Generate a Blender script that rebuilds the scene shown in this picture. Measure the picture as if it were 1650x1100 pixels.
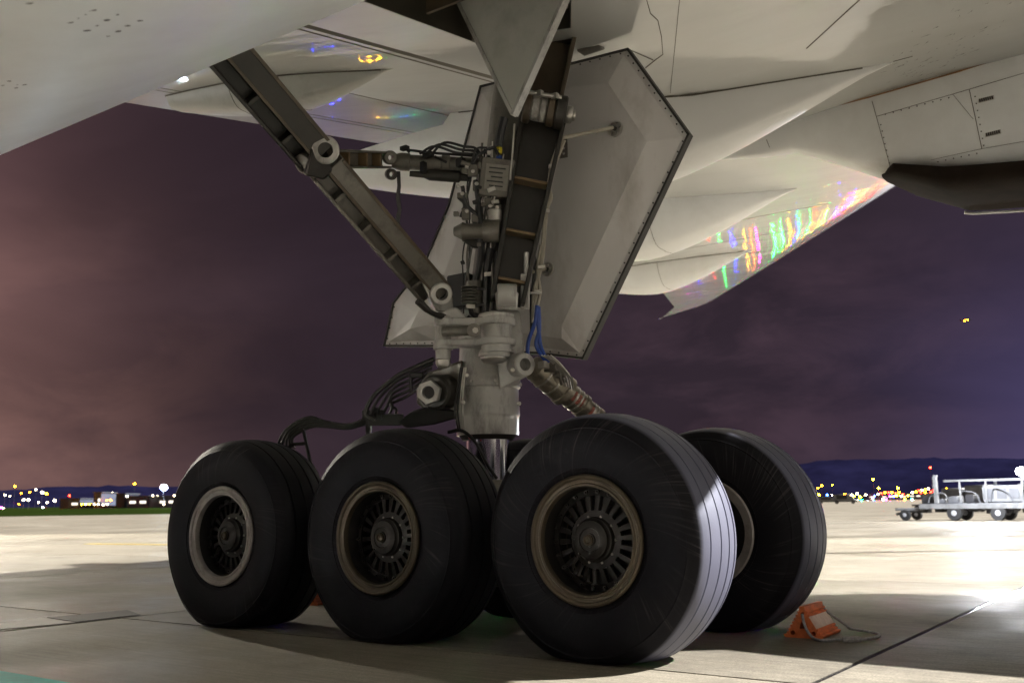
import bpy, bmesh, math, random
from mathutils import Vector, Matrix, noise as mnoise
random.seed(7)
V = Vector
PI = math.pi
for o in list(bpy.data.objects): bpy.data.objects.remove(o)
S = bpy.context.scene
COL = S.collection

# ------------------------------------------------------------------ camera
F_PX = 1574.435                       # focal length in pixels of the 1650 px wide photograph
YAW, PITCH, ROLL = 2.1931, 0.1645, -0.0133
CAM = V((4.1123, -5.262, 0.7924))
FW = V((math.cos(YAW)*math.cos(PITCH), math.sin(YAW)*math.cos(PITCH), math.sin(PITCH)))
_r = FW.cross(V((0, 0, 1))).normalized(); _u = _r.cross(FW)
RT = _r*math.cos(ROLL) + _u*math.sin(ROLL)
UP = _u*math.cos(ROLL) - _r*math.sin(ROLL)
cd = bpy.data.cameras.new('camera'); cam = bpy.data.objects.new('camera', cd); COL.objects.link(cam)
cd.sensor_width = 36; cd.lens = F_PX/1650*36; cd.clip_start = 0.05; cd.clip_end = 9000
M = Matrix((RT, UP, -FW)).transposed().to_4x4(); M.translation = CAM
cam.matrix_world = M
cd.dof.use_dof = True; cd.dof.focus_distance = 6.0; cd.dof.aperture_fstop = 3.2
S.camera = cam

# ------------------------------------------------------------------ night sky
W = bpy.data.worlds.new('World'); S.world = W; W.use_nodes = True
wt = W.node_tree; wt.nodes.clear()
def wn(t, **k):
    n = wt.nodes.new(t)
    for a, b in k.items(): setattr(n, a, b)
    return n
def wl(a, b): wt.links.new(a, b)
def vmath(op, a, b=None):
    n = wn('ShaderNodeVectorMath', operation=op)
    wl(a, n.inputs[0]) if not isinstance(a, tuple) else setattr(n.inputs[0], 'default_value', a)
    if b is not None:
        wl(b, n.inputs[1]) if not isinstance(b, tuple) else setattr(n.inputs[1], 'default_value', b)
    return n
def smath(op, a, b=0.0, clamp=False):
    n = wn('ShaderNodeMath', operation=op); n.use_clamp = clamp
    for i, q in enumerate((a, b)):
        if isinstance(q, (int, float)): n.inputs[i].default_value = q
        else: wl(q, n.inputs[i])
    return n.outputs[0]
tc = wn('ShaderNodeTexCoord'); DIR = tc.outputs['Generated']
sep = wn('ShaderNodeSeparateXYZ'); wl(DIR, sep.inputs[0]); ZZ = sep.outputs[2]
def lobe(az, el, k):                          # broad glow of the town under the cloud round one bearing
    d = (math.cos(az)*math.cos(el), math.sin(az)*math.cos(el), math.sin(el))
    n = vmath('DOT_PRODUCT', DIR, d)
    return smath('POWER', smath('MAXIMUM', n.outputs['Value'], 0.0), k)
def tint(v, c):
    n = wn('ShaderNodeMix', data_type='RGBA', blend_type='MIX')
    n.inputs['A'].default_value = (0, 0, 0, 1); n.inputs['B'].default_value = (*c, 1)
    n.clamp_factor = False
    wl(v, n.inputs['Factor']); return n.outputs['Result']
def cadd(a, b):
    n = wn('ShaderNodeMix', data_type='RGBA', blend_type='ADD'); n.inputs['Factor'].default_value = 1
    wl(a, n.inputs['A']); wl(b, n.inputs['B']); return n.outputs['Result']
base = wn('ShaderNodeRGB'); base.outputs[0].default_value = (0.0112, 0.0074, 0.0106, 1)
sky = base.outputs[0]
rad = math.radians
sky = cadd(sky, tint(lobe(rad(168), rad(8), 25), (0.066, 0.032, 0.028)))      # orange town glow, far left
sky = cadd(sky, tint(lobe(rad(157), rad(4), 60), (0.020, 0.011, 0.007)))
sky = cadd(sky, tint(lobe(rad(92), rad(0), 65), (0.0224, 0.0207, 0.062)))       # blue floodlight glow, right
hor = smath('POWER', smath('SUBTRACT', 1.0, smath('ABSOLUTE', ZZ), True), 26)
sky = cadd(sky, tint(hor, (0.006, 0.0035, 0.0045)))
mc = wn('ShaderNodeMapping'); wl(DIR, mc.inputs[0]); mc.inputs['Scale'].default_value = (1.0, 1.0, 2.4)
n2 = wn('ShaderNodeTexNoise'); wl(mc.outputs[0], n2.inputs['Vector']); n2.inputs['Scale'].default_value = 6.0; n2.inputs['Detail'].default_value = 7; n2.inputs['Roughness'].default_value = 0.6; n2.inputs['Distortion'].default_value = 0.4
c2 = wn('ShaderNodeMapRange'); wl(n2.outputs['Fac'], c2.inputs[0]); c2.inputs[1].default_value = 0.44; c2.inputs[2].default_value = 0.66
sky = cadd(sky, tint(smath('MULTIPLY', c2.outputs[0], lobe(rad(154), rad(2), 60)), (0.024, 0.0123, 0.009)))      # lit cloud bank over the town
sky = cadd(sky, tint(smath('MULTIPLY', c2.outputs[0], lobe(rad(112), rad(5), 40)), (0.012, 0.0065, 0.0085)))
mp = wn('ShaderNodeMapping'); wl(DIR, mp.inputs[0]); mp.inputs['Scale'].default_value = (1.0, 1.0, 2.6)
nz = wn('ShaderNodeTexNoise'); wl(mp.outputs[0], nz.inputs['Vector'])
nz.inputs['Scale'].default_value = 2.2; nz.inputs['Detail'].default_value = 7; nz.inputs['Roughness'].default_value = 0.52; nz.inputs['Distortion'].default_value = 0.5
cr = wn('ShaderNodeMapRange'); wl(nz.outputs['Fac'], cr.inputs[0])
cr.inputs[1].default_value = 0.36; cr.inputs[2].default_value = 0.68; cr.inputs[3].default_value = 0.82; cr.inputs[4].default_value = 1.28
mul = wn('ShaderNodeMix', data_type='RGBA', blend_type='MULTIPLY'); mul.inputs['Factor'].default_value = 1
wl(sky, mul.inputs['A'])
cmb = wn('ShaderNodeCombineColor')
for i in range(3): wl(cr.outputs[0], cmb.inputs[i])
wl(cmb.outputs[0], mul.inputs['B'])
bg = wn('ShaderNodeBackground'); wl(mul.outputs['Result'], bg.inputs['Color']); bg.inputs['Strength'].default_value = 0.72
wo = wn('ShaderNodeOutputWorld'); wl(bg.outputs[0], wo.inputs['Surface'])

# ------------------------------------------------------------------ apron floodlight (distant mast, one direction) as the sun lamp
SUN_AZ, SUN_EL = rad(42), rad(39.7)
sd = bpy.data.lights.new('key_floodlight', 'SUN'); sd.energy = 5.0; sd.angle = rad(0.45); sd.color = (1.0, 0.97, 0.905)
so = bpy.data.objects.new('key_floodlight', sd); COL.objects.link(so)
so.location = (20, 20, 20)
so.rotation_euler = V((math.cos(SUN_AZ)*math.cos(SUN_EL), math.sin(SUN_AZ)*math.cos(SUN_EL), math.sin(SUN_EL))).to_track_quat('Z', 'Y').to_euler()
# unseen flood lamps added to light chosen ground, their masts further down
ADDED_MASTS = [((4.0, 14.0, 9.0), 5200, (1.0, 0.96, 0.88), (1.5, 11.0, 0.0), 72),
         ((-40.0, 8.5, 15.0), 28000, (1.0, 0.93, 0.78), (-22.0, 6.0, 0.0), 46),
         ((-7.0, -17.0, 9.0), 60000, (1.0, 0.985, 0.96), (-2.5, -9.5, 0.0), 68)]

S.render.engine = 'CYCLES'
S.cycles.use_denoising = True
S.cycles.max_bounces = 8; S.cycles.diffuse_bounces = 4; S.cycles.glossy_bounces = 4
S.cycles.sample_clamp_indirect = 6.0
S.cycles.use_light_tree = True
S.view_settings.view_transform = 'Standard'; S.view_settings.look = 'None'
S.view_settings.gamma = 1; S.view_settings.use_curve_mapping = False
S.view_settings.exposure = 1.75

# ------------------------------------------------------------------ helpers
def ray(px, py): return FW + RT*((px-825)/F_PX) - UP*((py-550)/F_PX)
def at(px, py, x=None, y=None, z=None, d=None):        # the point of the place seen at a photo pixel, at a known plane or distance
    v = ray(px, py)
    t = d if d is not None else (x-CAM.x)/v.x if x is not None else (y-CAM.y)/v.y if y is not None else (z-CAM.z)/v.z
    return CAM + v*t
GD = 6.78                                              # distance of the gear leg
def G(px, py, dd=0.0): return at(px, py, d=GD+dd)
def pm(n, dd=0.0): return n*(GD+dd)/F_PX               # pixels to metres at the leg

def bez(bm_verts): pass
class MB:
    def __init__(s): s.v = []; s.f = []
    def add(s, vs, fs):
        n = len(s.v); s.v += [V(p) for p in vs]; s.f += [tuple(i+n for i in f) for f in fs]; return s
    def box(s, c, h, ax=None):
        c = V(c); ax = ax or (V((1,0,0)), V((0,1,0)), V((0,0,1)))
        vs = [c + ax[0]*(h[0]*i) + ax[1]*(h[1]*j) + ax[2]*(h[2]*k) for i in (-1,1) for j in (-1,1) for k in (-1,1)]
        return s.add(vs, [(0,1,3,2),(4,6,7,5),(0,4,5,1),(2,3,7,6),(0,2,6,4),(1,5,7,3)])
    def rings(s, rs, closed=True, caps=True):
        n = len(rs[0]); vs = [p for r in rs for p in r]; fs = []
        for i in range(len(rs)-1):
            for j in range(n if closed else n-1):
                k = (j+1) % n
                fs.append((i*n+j, i*n+k, (i+1)*n+k, (i+1)*n+j))
        if caps:
            fs.append(tuple(reversed(range(n)))); fs.append(tuple((len(rs)-1)*n+j for j in range(n)))
        return s.add(vs, fs)
    def lathe(s, o, axis, prof, n=32, caps=True):      # prof: (along, radius)
        o = V(o); a = V(axis).normalized(); e = a.orthogonal().normalized(); g = a.cross(e)
        return s.rings([[o + a*t + (e*math.cos(2*PI*j/n) + g*math.sin(2*PI*j/n))*r for j in range(n)] for t, r in prof], True, caps)
    def cyl(s, p0, p1, r0, r1=None, n=20):
        p0 = V(p0); p1 = V(p1); return s.lathe(p0, p1-p0, [(0, r0), ((p1-p0).length, r0 if r1 is None else r1)], n)
    def tube(s, pts, r, n=8, smooth=6):
        pts = [V(p) for p in pts]
        if smooth and len(pts) > 2:
            q = []
            P = [pts[0]*2-pts[1]] + pts + [pts[-1]*2-pts[-2]]
            for i in range(1, len(P)-2):
                for k in range(smooth):
                    t = k/smooth; a, b, c, d = P[i-1:i+3]
                    q.append(0.5*((2*b) + (c-a)*t + (2*a-5*b+4*c-d)*t*t + (3*b-a-3*c+d)*t**3))
            q.append(pts[-1]); pts = q
        rs = []; e = None
        for i, p in enumerate(pts):
            t = (pts[min(i+1, len(pts)-1)] - pts[max(i-1, 0)]).normalized()
            e = t.orthogonal().normalized() if e is None else (e - t*e.dot(t)).normalized()
            g = t.cross(e); rr = r[min(i*len(r)//len(pts), len(r)-1)] if isinstance(r, (list, tuple)) else r
            rs.append([p + (e*math.cos(2*PI*j/n) + g*math.sin(2*PI*j/n))*rr for j in range(n)])
        return s.rings(rs)
    def prism(s, poly, d):                             # polygon of 3D points, swept along d
        poly = [V(p) for p in poly]; d = V(d); n = len(poly)
        fs = [tuple(reversed(range(n))), tuple(range(n, 2*n))] + [(j, (j+1) % n, n+(j+1) % n, n+j) for j in range(n)]
        return s.add(poly + [p+d for p in poly], fs)
    def build(s, name, mat, parent=None, bevel=0, smooth=35, kind=None, tag=None, segs=1):
        me = bpy.data.meshes.new(name); me.from_pydata([tuple(p) for p in s.v], [], s.f); me.validate()
        bm = bmesh.new(); bm.from_mesh(me); bmesh.ops.recalc_face_normals(bm, faces=bm.faces); bm.to_mesh(me); bm.free()
        return link(name, me, mat, parent, bevel, smooth, kind, segs)
def link(name, me, mat, parent=None, bevel=0, smooth=35, kind=None, segs=1):
    me.name = name
    o = bpy.data.objects.new(name, me); COL.objects.link(o)
    if mat is not None:
        me.materials.clear()
        for m in (mat if isinstance(mat, (list, tuple)) else [mat]): me.materials.append(m)
    if smooth:
        me.polygons.foreach_set('use_smooth', [True]*len(me.polygons)); me.set_sharp_from_angle(angle=rad(smooth))
    if bevel:
        b = o.modifiers.new('bevel', 'BEVEL'); b.width = bevel; b.segments = segs; b.limit_method = 'ANGLE'; b.angle_limit = rad(40)
    if parent is not None: o.parent = parent
    if kind: o['kind'] = kind
    return o
def empty(name, loc=(0,0,0), rz=0, parent=None):
    o = bpy.data.objects.new(name, None); COL.objects.link(o); o.location = loc; o.rotation_euler = (0,0,rz); o.empty_display_size = 0.2
    if parent is not None: o.parent = parent
    return o
def tag(o, label=None, cat=None, group=None, kind=None):
    if label: o['label'] = label
    if cat: o['category'] = cat
    if group: o['group'] = group
    if kind: o['kind'] = kind
    return o
def copy_tree(o, parent=None):
    c = o.copy(); COL.objects.link(c); c.parent = parent
    for ch in list(o.children): copy_tree(ch, c)
    return c
def plate_mesh(outer, holes, t, bev=0.0):              # flat plate with round or polygonal holes, as a mesh in local XY, thickness 2t
    cu = bpy.data.curves.new('plate', 'CURVE'); cu.dimensions = '2D'; cu.fill_mode = 'BOTH'; cu.extrude = t; cu.bevel_depth = bev
    for poly in [outer] + holes:
        sp = cu.splines.new('POLY'); sp.points.add(len(poly)-1); sp.use_cyclic_u = True
        for p, q in zip(sp.points, poly): p.co = (q[0], q[1], 0, 1)
    ob = bpy.data.objects.new('plate', cu); COL.objects.link(ob)
    dg = bpy.context.evaluated_depsgraph_get()
    me = bpy.data.meshes.new_from_object(ob.evaluated_get(dg)); bpy.data.objects.remove(ob); bpy.data.curves.remove(cu)
    return me
def circle2(c, r, n=20): return [(c[0]+r*math.cos(2*PI*i/n), c[1]+r*math.sin(2*PI*i/n)) for i in range(n)]

# ------------------------------------------------------------------ materials
def mat(name, col, rough=0.5, metal=0.0, var=0.0, vscale=3.0, grime=0.0, gcol=(0.02,0.017,0.013), gscale=2.0, bump=0.0, bscale=40.0, coat=0.0, crough=0.1, spec=0.5, stretch=(1,1,1), coords='pos', rvar=0.0, wave=0.0, wscale=1.0):
    m = bpy.data.materials.new(name); m.use_nodes = True; nt = m.node_tree; N = nt.nodes; L = nt.links
    b = N['Principled BSDF']
    b.inputs['Roughness'].default_value = rough; b.inputs['Metallic'].default_value = metal
    b.inputs['Coat Weight'].default_value = coat; b.inputs['Coat Roughness'].default_value = crough
    b.inputs['Specular IOR Level'].default_value = spec
    geo = N.new('ShaderNodeNewGeometry') if coords == 'pos' else N.new('ShaderNodeTexCoord')
    src = geo.outputs['Position'] if coords == 'pos' else geo.outputs['Object']
    mp = N.new('ShaderNodeMapping'); L.new(src, mp.inputs[0]); mp.inputs['Scale'].default_value = stretch
    def nz(sc, det=5, ro=0.55):
        n = N.new('ShaderNodeTexNoise'); n.inputs['Scale'].default_value = sc; n.inputs['Detail'].default_value = det; n.inputs['Roughness'].default_value = ro
        L.new(mp.outputs[0], n.inputs['Vector']); return n.outputs['Fac']
    def rng(v, a, b_, c, d):
        n = N.new('ShaderNodeMapRange'); L.new(v, n.inputs[0])
        for i, q in enumerate((a, b_, c, d)): n.inputs[i+1].default_value = q
        return n.outputs[0]
    def mix(f, a, b_, bt='MIX'):
        n = N.new('ShaderNodeMix'); n.data_type = 'RGBA'; n.blend_type = bt
        if isinstance(f, float): n.inputs['Factor'].default_value = f
        else: L.new(f, n.inputs['Factor'])
        for k, q in (('A', a), ('B', b_)):
            if isinstance(q, tuple): n.inputs[k].default_value = (*q, 1)
            else: L.new(q, n.inputs[k])
        return n.outputs['Result']
    c = tuple(col)
    if var: c = mix(rng(nz(vscale), 0.3, 0.7, 0, 1), tuple(x*(1-var) for x in col), tuple(min(1, x*(1+var*0.6)) for x in col))
    if grime: c = mix(rng(nz(gscale, 8, 0.68), 0.50, 0.72, 0, grime), c, gcol)
    if isinstance(c, tuple): b.inputs['Base Color'].default_value = (*c, 1)
    else: L.new(c, b.inputs['Base Color'])
    if rvar: L.new(rng(nz(vscale*2.3), 0.3, 0.7, max(0.02, rough-rvar), min(1, rough+rvar)), b.inputs['Roughness'])
    nrm = None
    if wave:
        bp = N.new('ShaderNodeBump'); bp.inputs['Strength'].default_value = 1.0; bp.inputs['Distance'].default_value = wave
        L.new(nz(wscale, 2, 0.4), bp.inputs['Height']); nrm = bp.outputs[0]
    if bump:
        bp = N.new('ShaderNodeBump'); bp.inputs['Strength'].default_value = bump; bp.inputs['Distance'].default_value = 0.01
        L.new(nz(bscale, 4), bp.inputs['Height'])
        if nrm: L.new(nrm, bp.inputs['Normal'])
        nrm = bp.outputs[0]
    if nrm: L.new(nrm, b.inputs['Normal']); L.new(nrm, b.inputs['Coat Normal'])
    m['b'] = 1
    return m
def emis(name, col, st):
    m = bpy.data.materials.new(name); m.use_nodes = True; b = m.node_tree.nodes['Principled BSDF']
    b.inputs['Base Color'].default_value = (*[x*0.3 for x in col], 1); b.inputs['Emission Color'].default_value = (*col, 1); b.inputs['Emission Strength'].default_value = st
    return m
M_WHITE = mat('aircraft_paint', (0.74, 0.75, 0.745), 0.44, var=0.07, vscale=0.9, grime=0.35, gcol=(0.44,0.42,0.39), gscale=0.7, coat=0.08, crough=0.3, rvar=0.06)
M_WING = mat('wing_paint', (0.53, 0.54, 0.52), 0.36, var=0.10, vscale=0.6, grime=0.4, gcol=(0.46,0.44,0.39), gscale=0.5, coat=1.0, crough=0.013, wave=0.007, wscale=1.8, bump=0.085, bscale=10, stretch=(0.55,1.6,1))
M_DOOR = mat('door_paint', (0.58, 0.56, 0.55), 0.42, var=0.10, vscale=1.6, grime=0.6, gcol=(0.25,0.22,0.19), gscale=2.2, stretch=(1,1,0.4), coat=0.2, crough=0.25)
M_PANEL = mat('panel_paint', (0.44, 0.445, 0.41), 0.4, var=0.07, vscale=2, grime=0.4, gcol=(0.16,0.15,0.12), gscale=2.5)
M_SEAL = mat('edge_seal', (0.035, 0.032, 0.028), 0.6, var=0.3, vscale=12)
M_GEAR = mat('gear_enamel', (0.43, 0.42, 0.40), 0.30, var=0.18, vscale=5, grime=0.95, gcol=(0.045,0.038,0.029), gscale=6.0, stretch=(1,1,0.35), bump=0.08, bscale=60, coat=0.7, crough=0.12)
M_GDIRTY = mat('gear_enamel_oily', (0.135, 0.124, 0.105), 0.42, var=0.25, vscale=6, grime=0.9, gcol=(0.022,0.019,0.015), gscale=6, bump=0.10, bscale=70, coat=0.4, crough=0.15)
M_DARK = mat('brace_finish', (0.024, 0.021, 0.017), 0.45, metal=0.0, var=0.35, vscale=5, grime=0.6, gcol=(0.02,0.016,0.012), gscale=5, bump=0.05, bscale=50)
M_BROWN = mat('brown_primer', (0.080, 0.058, 0.036), 0.42, var=0.25, vscale=4, grime=0.7, gcol=(0.03,0.022,0.014), gscale=3)
M_RIB = mat('rib_finish', (0.15, 0.10, 0.05), 0.35, var=0.2, vscale=8)
M_CHROME = mat('chrome_piston', (0.80, 0.81, 0.84), 0.10, metal=1.0)
M_STEEL = mat('bare_steel', (0.50, 0.48, 0.45), 0.32, metal=0.8, var=0.2, vscale=14)
M_BRONZE = mat('rim_bronze', (0.080, 0.062, 0.040), 0.42, metal=0.35, var=0.25, vscale=7, grime=0.7, gcol=(0.05,0.038,0.025), gscale=9, bump=0.05, bscale=70, coords='obj')
M_RIMGREY = mat('rim_grey', (0.34, 0.315, 0.31), 0.42, metal=0.25, var=0.2, vscale=7, grime=0.6, gcol=(0.10,0.08,0.07), gscale=9, coords='obj')
M_BRAKE = mat('brake_dark', (0.016, 0.0145, 0.014), 0.55, metal=0.3, var=0.4, vscale=9, coords='obj')
M_HUB = mat('hub_cap_dark', (0.030, 0.027, 0.026), 0.4, metal=0.4, var=0.3, vscale=8, coords='obj')
M_HOSE = mat('hose_black', (0.014, 0.014, 0.016), 0.42)
M_BLUE = mat('hose_blue', (0.012, 0.055, 0.30), 0.35)
M_CABLE = mat('cable_beige', (0.36, 0.33, 0.27), 0.5, var=0.2, vscale=15)
M_BLACK = mat('black_paint', (0.012, 0.011, 0.011), 0.5)
M_ORANGE = mat('chock_orange', (0.78, 0.19, 0.055), 0.55, var=0.25, vscale=9, grime=0.55, gcol=(0.16,0.05,0.03), gscale=14, bump=0.1, bscale=80)
M_PALE = mat('chock_worn_face', (0.82, 0.66, 0.58), 0.6, var=0.15, vscale=12, grime=0.5, gcol=(0.5,0.16,0.08), gscale=14)
M_ROPE = mat('rope_grey', (0.33, 0.32, 0.33), 0.85, var=0.4, vscale=60)
M_YELLOW = mat('yellow_cap', (0.55, 0.45, 0.02), 0.4)
M_BAY = mat('bay_primer', (0.060, 0.053, 0.040), 0.5, var=0.4, vscale=6, grime=0.6, gscale=6)
M_SOOT = mat('soot_black', (0.016, 0.011, 0.008), 0.85, var=0.4, vscale=4, spec=0.08)
M_STAIN = mat('oil_stain', (0.11, 0.10, 0.085), 0.5, var=0.4, vscale=20)
M_LINE = mat('panel_gap', (0.10, 0.088, 0.066), 0.6)
M_RUST = mat('panel_gap_rusty', (0.27, 0.14, 0.055), 0.6, var=0.4, vscale=5)

def rubber(name, crown, gloss):
    m = bpy.data.materials.new(name); m.use_nodes = True; nt = m.node_tree; N = nt.nodes; L = nt.links
    b = N['Principled BSDF']; tcn = N.new('ShaderNodeTexCoord'); sp = N.new('ShaderNodeSeparateXYZ'); L.new(tcn.outputs['Object'], sp.inputs[0])
    def mt(op, a, b_=0.0):
        n = N.new('ShaderNodeMath'); n.operation = op
        for i, q in enumerate((a, b_)):
            if isinstance(q, (int, float)): n.inputs[i].default_value = q
            else: L.new(q, n.inputs[i])
        return n.outputs[0]
    X, Y, Z = sp.outputs
    r = mt('SQRT', mt('ADD', mt('MULTIPLY', X, X), mt('MULTIPLY', Z, Z)))
    an = mt('ARCTAN2', Z, X)
    oi = N.new('ShaderNodeObjectInfo')
    ca = N.new('ShaderNodeCombineXYZ'); L.new(mt('MULTIPLY', mt('COSINE', mt('ADD', an, mt('MULTIPLY', r, 0.9))), 26.0), ca.inputs[0]); L.new(mt('MULTIPLY', mt('SINE', mt('ADD', an, mt('MULTIPLY', r, 0.9))), 26.0), ca.inputs[1]); L.new(mt('MULTIPLY', r, 1.6), ca.inputs[2])
    nz = N.new('ShaderNodeTexNoise'); L.new(ca.outputs[0], nz.inputs['Vector']); nz.inputs['Scale'].default_value = 1.6; nz.inputs['Detail'].default_value = 5; nz.inputs['Roughness'].default_value = 0.62
    n2 = N.new('ShaderNodeTexNoise'); n2.noise_dimensions = '4D'; L.new(tcn.outputs['Object'], n2.inputs['Vector']); L.new(mt('MULTIPLY', oi.outputs['Random'], 9.0), n2.inputs['W']); n2.inputs['Scale'].default_value = 2.3; n2.inputs['Detail'].default_value = 6
    n3 = N.new('ShaderNodeTexNoise'); L.new(tcn.outputs['Object'], n3.inputs['Vector']); n3.inputs['Scale'].default_value = 130
    def rg(v, a, b_, c, d):
        n = N.new('ShaderNodeMapRange'); L.new(v, n.inputs[0])
        for i, q in enumerate((a, b_, c, d)): n.inputs[i+1].default_value = q
        return n.outputs[0]
    scuff = mt('MULTIPLY', rg(nz.outputs['Fac'], 0.54, 0.74, 0, 1), rg(n2.outputs['Fac'], 0.47, 0.66, 0, 1))
    tread = rg(mt('ABSOLUTE', Y), 0.212, 0.190, 0, 1)
    mottle = rg(n2.outputs['Fac'], 0.35, 0.7, 0.6, 1.15)
    def mix(f, a, b_):
        n = N.new('ShaderNodeMix'); n.data_type = 'RGBA'; L.new(f, n.inputs['Factor'])
        for k, q in (('A', a), ('B', b_)):
            if isinstance(q, tuple): n.inputs[k].default_value = (*q, 1)
            else: L.new(q, n.inputs[k])
        return n.outputs['Result']
    c = mix(rg(n2.outputs['Fac'], 0.35, 0.7, 0, 1), (0.0060, 0.0056, 0.0074), (0.0115, 0.0105, 0.0130))
    c = mix(scuff, c, (0.080, 0.072, 0.074))
    c = mix(mt('MULTIPLY', tread, mottle), c, crown)
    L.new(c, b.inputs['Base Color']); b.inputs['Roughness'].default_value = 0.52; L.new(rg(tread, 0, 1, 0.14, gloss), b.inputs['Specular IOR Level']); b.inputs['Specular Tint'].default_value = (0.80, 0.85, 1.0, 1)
    bp = N.new('ShaderNodeBump'); bp.inputs['Strength'].default_value = 0.12; bp.inputs['Distance'].default_value = 0.004; L.new(n3.outputs['Fac'], bp.inputs['Height']); L.new(bp.outputs[0], b.inputs['Normal'])
    return m
M_RUBBER = rubber('tyre_rubber', (0.012, 0.0115, 0.014), 0.2); M_RUBBER_LIT = rubber('tyre_rubber_worn', (0.095, 0.097, 0.145), 1.0);  # second copy has floodlight on the tread put into its crown colour

def concrete():
    m = bpy.data.materials.new('apron_concrete'); m.use_nodes = True; nt = m.node_tree; N = nt.nodes; L = nt.links
    b = N['Principled BSDF']; g = N.new('ShaderNodeNewGeometry'); P = g.outputs['Position']; oi = N.new('ShaderNodeObjectInfo')
    def nz(sc, det=5, ro=0.55, st=(1,1,1), rot=0.0):
        mp = N.new('ShaderNodeMapping'); L.new(P, mp.inputs[0]); mp.inputs['Scale'].default_value = st; mp.inputs['Rotation'].default_value = (0,0,rot)
        n = N.new('ShaderNodeTexNoise'); L.new(mp.outputs[0], n.inputs['Vector']); n.inputs['Scale'].default_value = sc; n.inputs['Detail'].default_value = det; n.inputs['Roughness'].default_value = ro
        return n.outputs['Fac']
    def rg(v, a, b_, c, d):
        n = N.new('ShaderNodeMapRange'); L.new(v, n.inputs[0])
        for i, q in enumerate((a, b_, c, d)): n.inputs[i+1].default_value = q
        return n.outputs[0]
    def mix(f, a, b_, bt='MIX'):
        n = N.new('ShaderNodeMix'); n.data_type = 'RGBA'; n.blend_type = bt
        if isinstance(f, float): n.inputs['Factor'].default_value = f
        else: L.new(f, n.inputs['Factor'])
        for k, q in (('A', a), ('B', b_)):
            if isinstance(q, tuple): n.inputs[k].default_value = (*q, 1)
            else: L.new(q, n.inputs[k])
        return n.outputs['Result']
    c = mix(rg(nz(0.28, 6), 0.35, 0.66, 0, 1), (0.225, 0.199, 0.156), (0.41, 0.37, 0.30))
    c = mix(rg(nz(2.2, 8, 0.7), 0.46, 0.70, 0, 0.8), c, (0.135, 0.117, 0.092))
    c = mix(rg(nz(1.0, 6, 0.7, (1.0, 34, 1)), 0.42, 0.66, 0, 0.75), c, (0.105, 0.092, 0.072))      # broomed finish
    c = mix(rg(nz(1.0, 5, 0.6, (0.10, 1.5, 1), 0.12), 0.56, 0.70, 0, 0.5), c, (0.085, 0.075, 0.062))   # rubber laid down along the taxi direction
    c = mix(rg(nz(85, 3), 0.35, 0.68, 0, 0.75), c, (0.12, 0.105, 0.085))
    c = mix(rg(nz(30, 5, 0.75), 0.52, 0.66, 0, 0.55), c, (0.10, 0.088, 0.07))
    c = mix(rg(nz(0.9, 4, 0.6), 0.62, 0.72, 0, 0.75), c, (0.085, 0.075, 0.062))     # oil and tyre marks
    c = mix(rg(nz(0.055, 5, 0.6, (1, 1.8, 1), 0.6), 0.44, 0.60, 0, 0.55), c, (0.16, 0.14, 0.11))      # broad dark bands painted in for shadows and reflections far off
    tintv = rg(oi.outputs['Random'], 0, 1, 0.86, 1.1)
    cc = N.new('ShaderNodeCombineColor')
    for i in range(3): L.new(tintv, cc.inputs[i])
    c = mix(1.0, c, cc.outputs[0], 'MULTIPLY')
    L.new(c, b.inputs['Base Color'])
    L.new(rg(nz(0.45, 6, 0.6), 0.38, 0.62, 0.40, 0.78), b.inputs['Roughness'])
    b.inputs['Specular IOR Level'].default_value = 0.45
    bp = N.new('ShaderNodeBump'); bp.inputs['Strength'].default_value = 0.7; bp.inputs['Distance'].default_value = 0.006; L.new(nz(60, 5, 0.65, (1, 4, 1)), bp.inputs['Height'])
    L.new(bp.outputs[0], b.inputs['Normal'])
    return m
M_CONC = concrete()
M_TAR = mat('joint_tar', (0.010, 0.010, 0.013), 0.14, bump=1.0, bscale=17)
M_TEAL = mat('teal_paint', (0.02, 0.40, 0.37), 0.55, var=0.2, vscale=8, grime=0.4, gcol=(0.06,0.12,0.10), gscale=9)
M_YLINE = mat('yellow_line_paint', (0.62, 0.46, 0.05), 0.55, var=0.2, vscale=3)
M_GRASS = mat('grass_green', (0.012, 0.020, 0.004), 0.9, spec=0.0, var=0.4, vscale=0.05)
M_HILL = mat('wooded_hill', (0.0065, 0.0062, 0.021), 0.95, spec=0.0, var=0.35, vscale=0.02)

# ------------------------------------------------------------------ the apron
JX, PX_ = 2.56, 5.16
JY, PY_ = -0.909, 5.70
X0, Y0, NX, NY = JX-7*PX_, JY-2*PY_, 11, 10            # slabs near enough to read one by one
apron = MB()
XA, XB, YA, YB = X0, X0+NX*PX_, Y0, Y0+NY*PY_
BIG = 4000
xs = [-BIG, XA, XB, BIG]; ys = [-BIG, YA, YB, BIG]
for i in range(3):
    for j in range(3):
        z = -0.06 if (i == 1 and j == 1) else 0.0
        apron.add([(xs[i],ys[j],z),(xs[i+1],ys[j],z),(xs[i+1],ys[j+1],z),(xs[i],ys[j+1],z)], [(0,1,2,3)])
apron_o = apron.build('apron', M_CONC, smooth=0, kind='structure')
tar = MB()
gap = 0.017
for i in range(NX+1): tar.box((X0+i*PX_, (YA+YB)/2, -0.0235), (gap, (YB-YA)/2, 0.020))
for j in range(NY+1): tar.box(((XA+XB)/2, Y0+j*PY_, -0.034), ((XB-XA)/2, gap*0.6, 0.020))
tar.build('joint_sealant', M_TAR, apron_o, smooth=0, kind='stuff')
slab_me = None
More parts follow.
